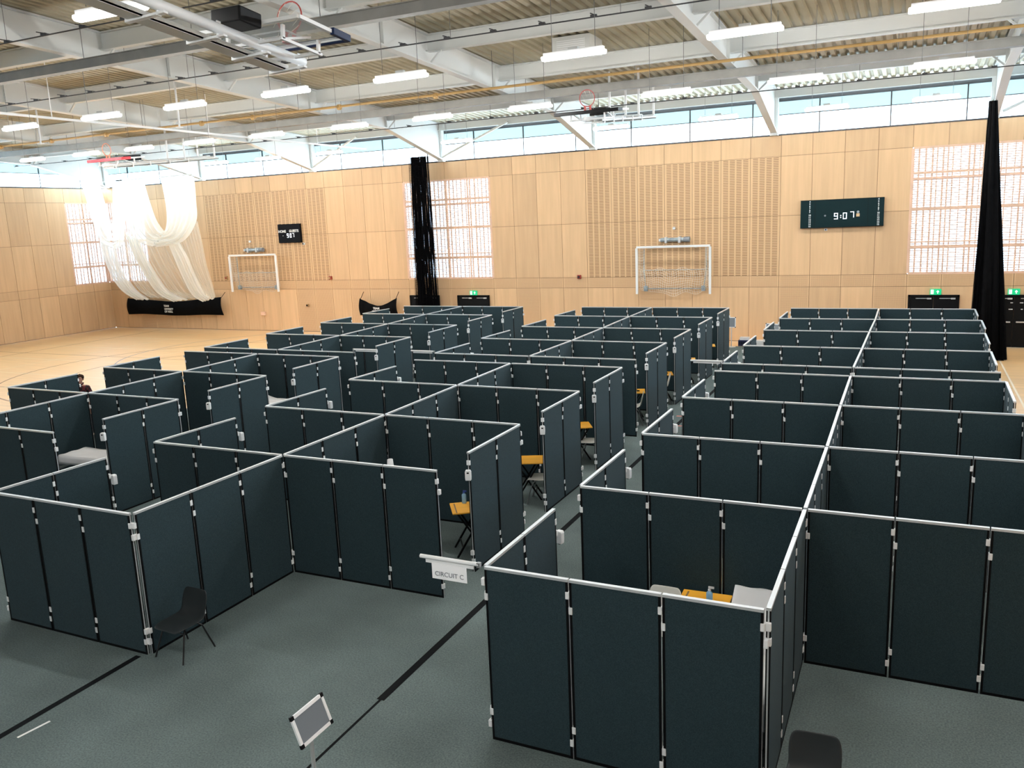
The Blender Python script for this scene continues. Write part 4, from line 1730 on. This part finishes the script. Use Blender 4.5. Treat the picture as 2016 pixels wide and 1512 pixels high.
# local frame: faces -y
ch_ = [[('pel', (0, 0, .88), (.13, .10)), ('wa', (0, .0, 1.0), (.125, .095)), ('che', (0, .0, 1.18), (.15, .105)), ('sh', (0, .01, 1.33), (.12, .085)), ('nk', (0, .0, 1.40), .05), ('nk2', (0, -.004, 1.46), .050), ('nk3', (0, -.004, 1.53), .045)]]
for s, nme in ((-1, 'l'), (1, 'r')):
    ch_.append([('sh', 0, 0), (nme + 'sh', (s * .155, .01, 1.325), .058), (nme + 'ua', (s * .205, .015, 1.20), .045), (nme + 'el', (s * .225, .02, 1.05), .037),
                (nme + 'fa', (s * .225, -.03, .94), .032), (nme + 'wr', (s * .22, -.07, .82), .023), (nme + 'pa', (s * .215, -.085, .76), (.036, .016))])
    for k in range(4):
        fx = s * .215 + (k - 1.5) * .017
        ln = (.055, .068, .072, .062)[k]
        ch_.append([(nme + 'pa', 0, 0), ('%sf%da' % (nme, k), (fx, -.092, .725), .009), ('%sf%db' % (nme, k), (fx, -.102, .725 - ln * .55), .008), ('%sf%dc' % (nme, k), (fx, -.098, .725 - ln), .007)])
    ch_.append([(nme + 'pa', 0, 0), (nme + 'ta', (s * .19, -.105, .765), .011), (nme + 'tb', (s * .183, -.118, .735), .009)])
    ch_.append([('pel', 0, 0), (nme + 'hip', (s * .085, 0, .82), .09), (nme + 'th', (s * .09, -.005, .62), .075), (nme + 'kn', (s * .09, -.01, .44), .052), (nme + 'ca', (s * .09, .01, .30), .050), (nme + 'an', (s * .09, .01, .08), .036),
                (nme + 'ft', (s * .095, -.05, .045), .036), (nme + 'to', (s * .1, -.14, .03), .030)])
HEAD_SEC = [(1.450, .022, -.080, -.030), (1.462, .036, -.092, .0), (1.480, .046, -.096, .025), (1.505, .056, -.097, .050), (1.53, .064, -.095, .076), (1.56, .0695, -.094, .088),
            (1.59, .0725, -.095, .094), (1.615, .070, -.090, .092), (1.638, .057, -.070, .076), (1.654, .036, -.046, .050), (1.661, .012, -.018, .022)]


def head_at(z):
    for (a, b_) in zip(HEAD_SEC, HEAD_SEC[1:]):
        if a[0] <= z <= b_[0]:
            f = (z - a[0]) / (b_[0] - a[0])
            return [a[k] * (1 - f) + b_[k] * f for k in (1, 2, 3)]
    return HEAD_SEC[0][1:] if z < HEAD_SEC[0][0] else HEAD_SEC[-1][1:]


def head_pt(a, z, off=0.0):
    """a point of the head: a = 0 is the face, positive towards the left ear"""
    hw, yf, yb = head_at(z)
    yc, ry = (yf + yb) / 2, (yb - yf) / 2
    return ((hw + off) * math.sin(a), yc - (ry + off) * math.cos(a), z)


hd = MB()
n_ = 28
for (z, hw, yf, yb) in HEAD_SEC:
    for k in range(n_):
        hd.v.append(head_pt(2 * math.pi * k / n_, z))
for i_ in range(len(HEAD_SEC) - 1):
    for k in range(n_):
        k2 = (k + 1) % n_
        hd.f.append((i_ * n_ + k, i_ * n_ + k2, (i_ + 1) * n_ + k2, (i_ + 1) * n_ + k))
        hd.m.append(0)
        hd.t.append(1)
hd.f += [tuple(reversed(range(n_))), tuple((len(HEAD_SEC) - 1) * n_ + k for k in range(n_))]
hd.m += [0, 0]
hd.t += [1, 1]
hd.tube([(0, -.088, 1.562), (0, -.100, 1.545), (0, -.110, 1.526), (0, -.100, 1.512), (0, -.085, 1.508)], [.009, .011, .015, .013, .007], 10)      # nose
hd.tube([(-.024, -.082, 1.575), (0, -.096, 1.575), (.024, -.082, 1.575)], .010, 8)                                                              # brow
hd.tube([(-.020, -.082, 1.489), (0, -.093, 1.489), (.020, -.082, 1.489)], .008, 8)                                                              # lips
hd.tube([(-.014, -.074, 1.460), (.014, -.074, 1.460)], .018, 10)                                                                                # chin
for s_ in (-1, 1):
    hd.tube([(s_ * .068, .004, 1.505), (s_ * .078, .008, 1.525), (s_ * .081, .014, 1.548), (s_ * .074, .012, 1.566)], [.006, .010, .012, .007], 8)  # ears
tmp_head = hd.build('head_shape', 'skin')
tmp_skin = skin_body('body_shape', ch_, None, 'skin')
bpy.context.view_layer.update()
dg = bpy.context.evaluated_depsgraph_get()
import bmesh
bm = bmesh.new()
for o_ in (tmp_skin, tmp_head):
    me = bpy.data.meshes.new_from_object(o_.evaluated_get(dg))
    bm.from_mesh(me)
for o_ in (tmp_skin, tmp_head):
    bpy.data.objects.remove(o_)
me = bpy.data.meshes.new('body')
bm.to_mesh(me)
bm.free()
me.materials.clear()
me.materials.append(M['skin'])
body = bpy.data.objects.new('body', me)
C.objects.link(body)
body.parent = P0
md = body.modifiers.new('fuse', 'REMESH')
md.mode = 'VOXEL'
md.voxel_size = .0055
md.use_smooth_shade = True
md = body.modifiers.new('soft', 'SMOOTH')
md.factor = .5
md.iterations = 3
shirt = [[('pel', (0, 0, .84), (.155, .125)), ('wa', (0, .0, .98), (.145, .115)), ('che', (0, .0, 1.18), (.168, .123)), ('sh', (0, .01, 1.325), (.135, .10)), ('col', (0, .005, 1.385), (.066, .064))]]
for s, nme in ((-1, 'l'), (1, 'r')):
    shirt.append([('sh', 0, 0), (nme + 'sh', (s * .158, .01, 1.32), .074), (nme + 'ua', (s * .208, .015, 1.20), .060), (nme + 'el', (s * .228, .02, 1.05), .052), (nme + 'fa', (s * .227, -.03, .94), .046), (nme + 'wr', (s * .221, -.062, .85), .038)])
skin_body('shirt', shirt, P0, 'plaid')
tr = [[('pel', (0, 0, .90), (.148, .118)), ('cr', (0, 0, .80), (.14, .11))]]
for s, nme in ((-1, 'l'), (1, 'r')):
    tr.append([('cr', 0, 0), (nme + 'th', (s * .092, -.005, .62), .090), (nme + 'kn', (s * .092, -.008, .44), .070), (nme + 'ca', (s * .092, .008, .28), .064), (nme + 'an', (s * .092, .01, .09), .056)])
skin_body('trousers', tr, P0, 'trousers')
for s in (-1, 1):
    b = MB()
    b.grid(lambda u, v: (s * .096 + .048 * math.cos(6.283 * u) * (1 - .35 * v), -.055 + .13 * math.sin(6.283 * u) * (1 - .3 * v), .0 + .085 * v), 20, 5)
    b.box(s * .096 - .035, s * .096 + .035, -.15, .05, .0, .06)
    b.build('shoe', 'shoe', P0, smooth=True)
b = MB()
for s_ in (-1, 1):
    b.tube([(s_ * .012, -.070, 1.395), (s_ * .045, -.060, 1.418), (s_ * .064, -.010, 1.432), (s_ * .045, .048, 1.440), (0, .062, 1.442)], [.012, .016, .016, .014, .013], 8)
b.build('collar', 'plaid', P0, smooth=True)
hair = MB()


def hfn(u, v):
    # short hair: a cap over the skull, low at the nape, high over the forehead
    a = -math.pi + 2 * math.pi * u
    c = math.cos(a)
    z0 = 1.612 if c > .55 else (1.500 + (c + 1) / 1.55 * .075 if c < .3 else 1.562 + (c - .3) / .25 * .05)
    z = z0 + (1.660 - z0) * v
    return head_pt(a, z, .006 + .010 * math.sin(min(1, v * 3) * 1.57))


hair.grid(hfn, 48, 12)
hair.v.append((0, 0, 1.676))
top_ = len(hair.v) - 1
for i_ in range(48):
    hair.f.append((i_ * 13 + 12, (i_ + 1) * 13 + 12, top_))
    hair.m.append(0)
    hair.t.append(1)
hair.build('hair', 'hair', P0, smooth=True, solid=.004)
for s_ in (-1, 1):
    b = MB()
    b.lathe([(0, -.006), (.010, -.003), (.010, .003), (0, .006)], 12, at=(s_ * .029, -.0825, 1.556))
    b.build('eye', 'eye', P0, smooth=True)
    b = MB()
    b.tube([(s_ * .014, -.096, 1.578), (s_ * .030, -.0925, 1.581), (s_ * .046, -.080, 1.576)], .0042, 6)
    b.build('eyebrow', 'hair', P0)
b = MB()
b.tube([(-.020, -.089, 1.489), (0, -.0985, 1.490), (.020, -.089, 1.489)], .0045, 6)
b.build('mouth', 'lips', P0)
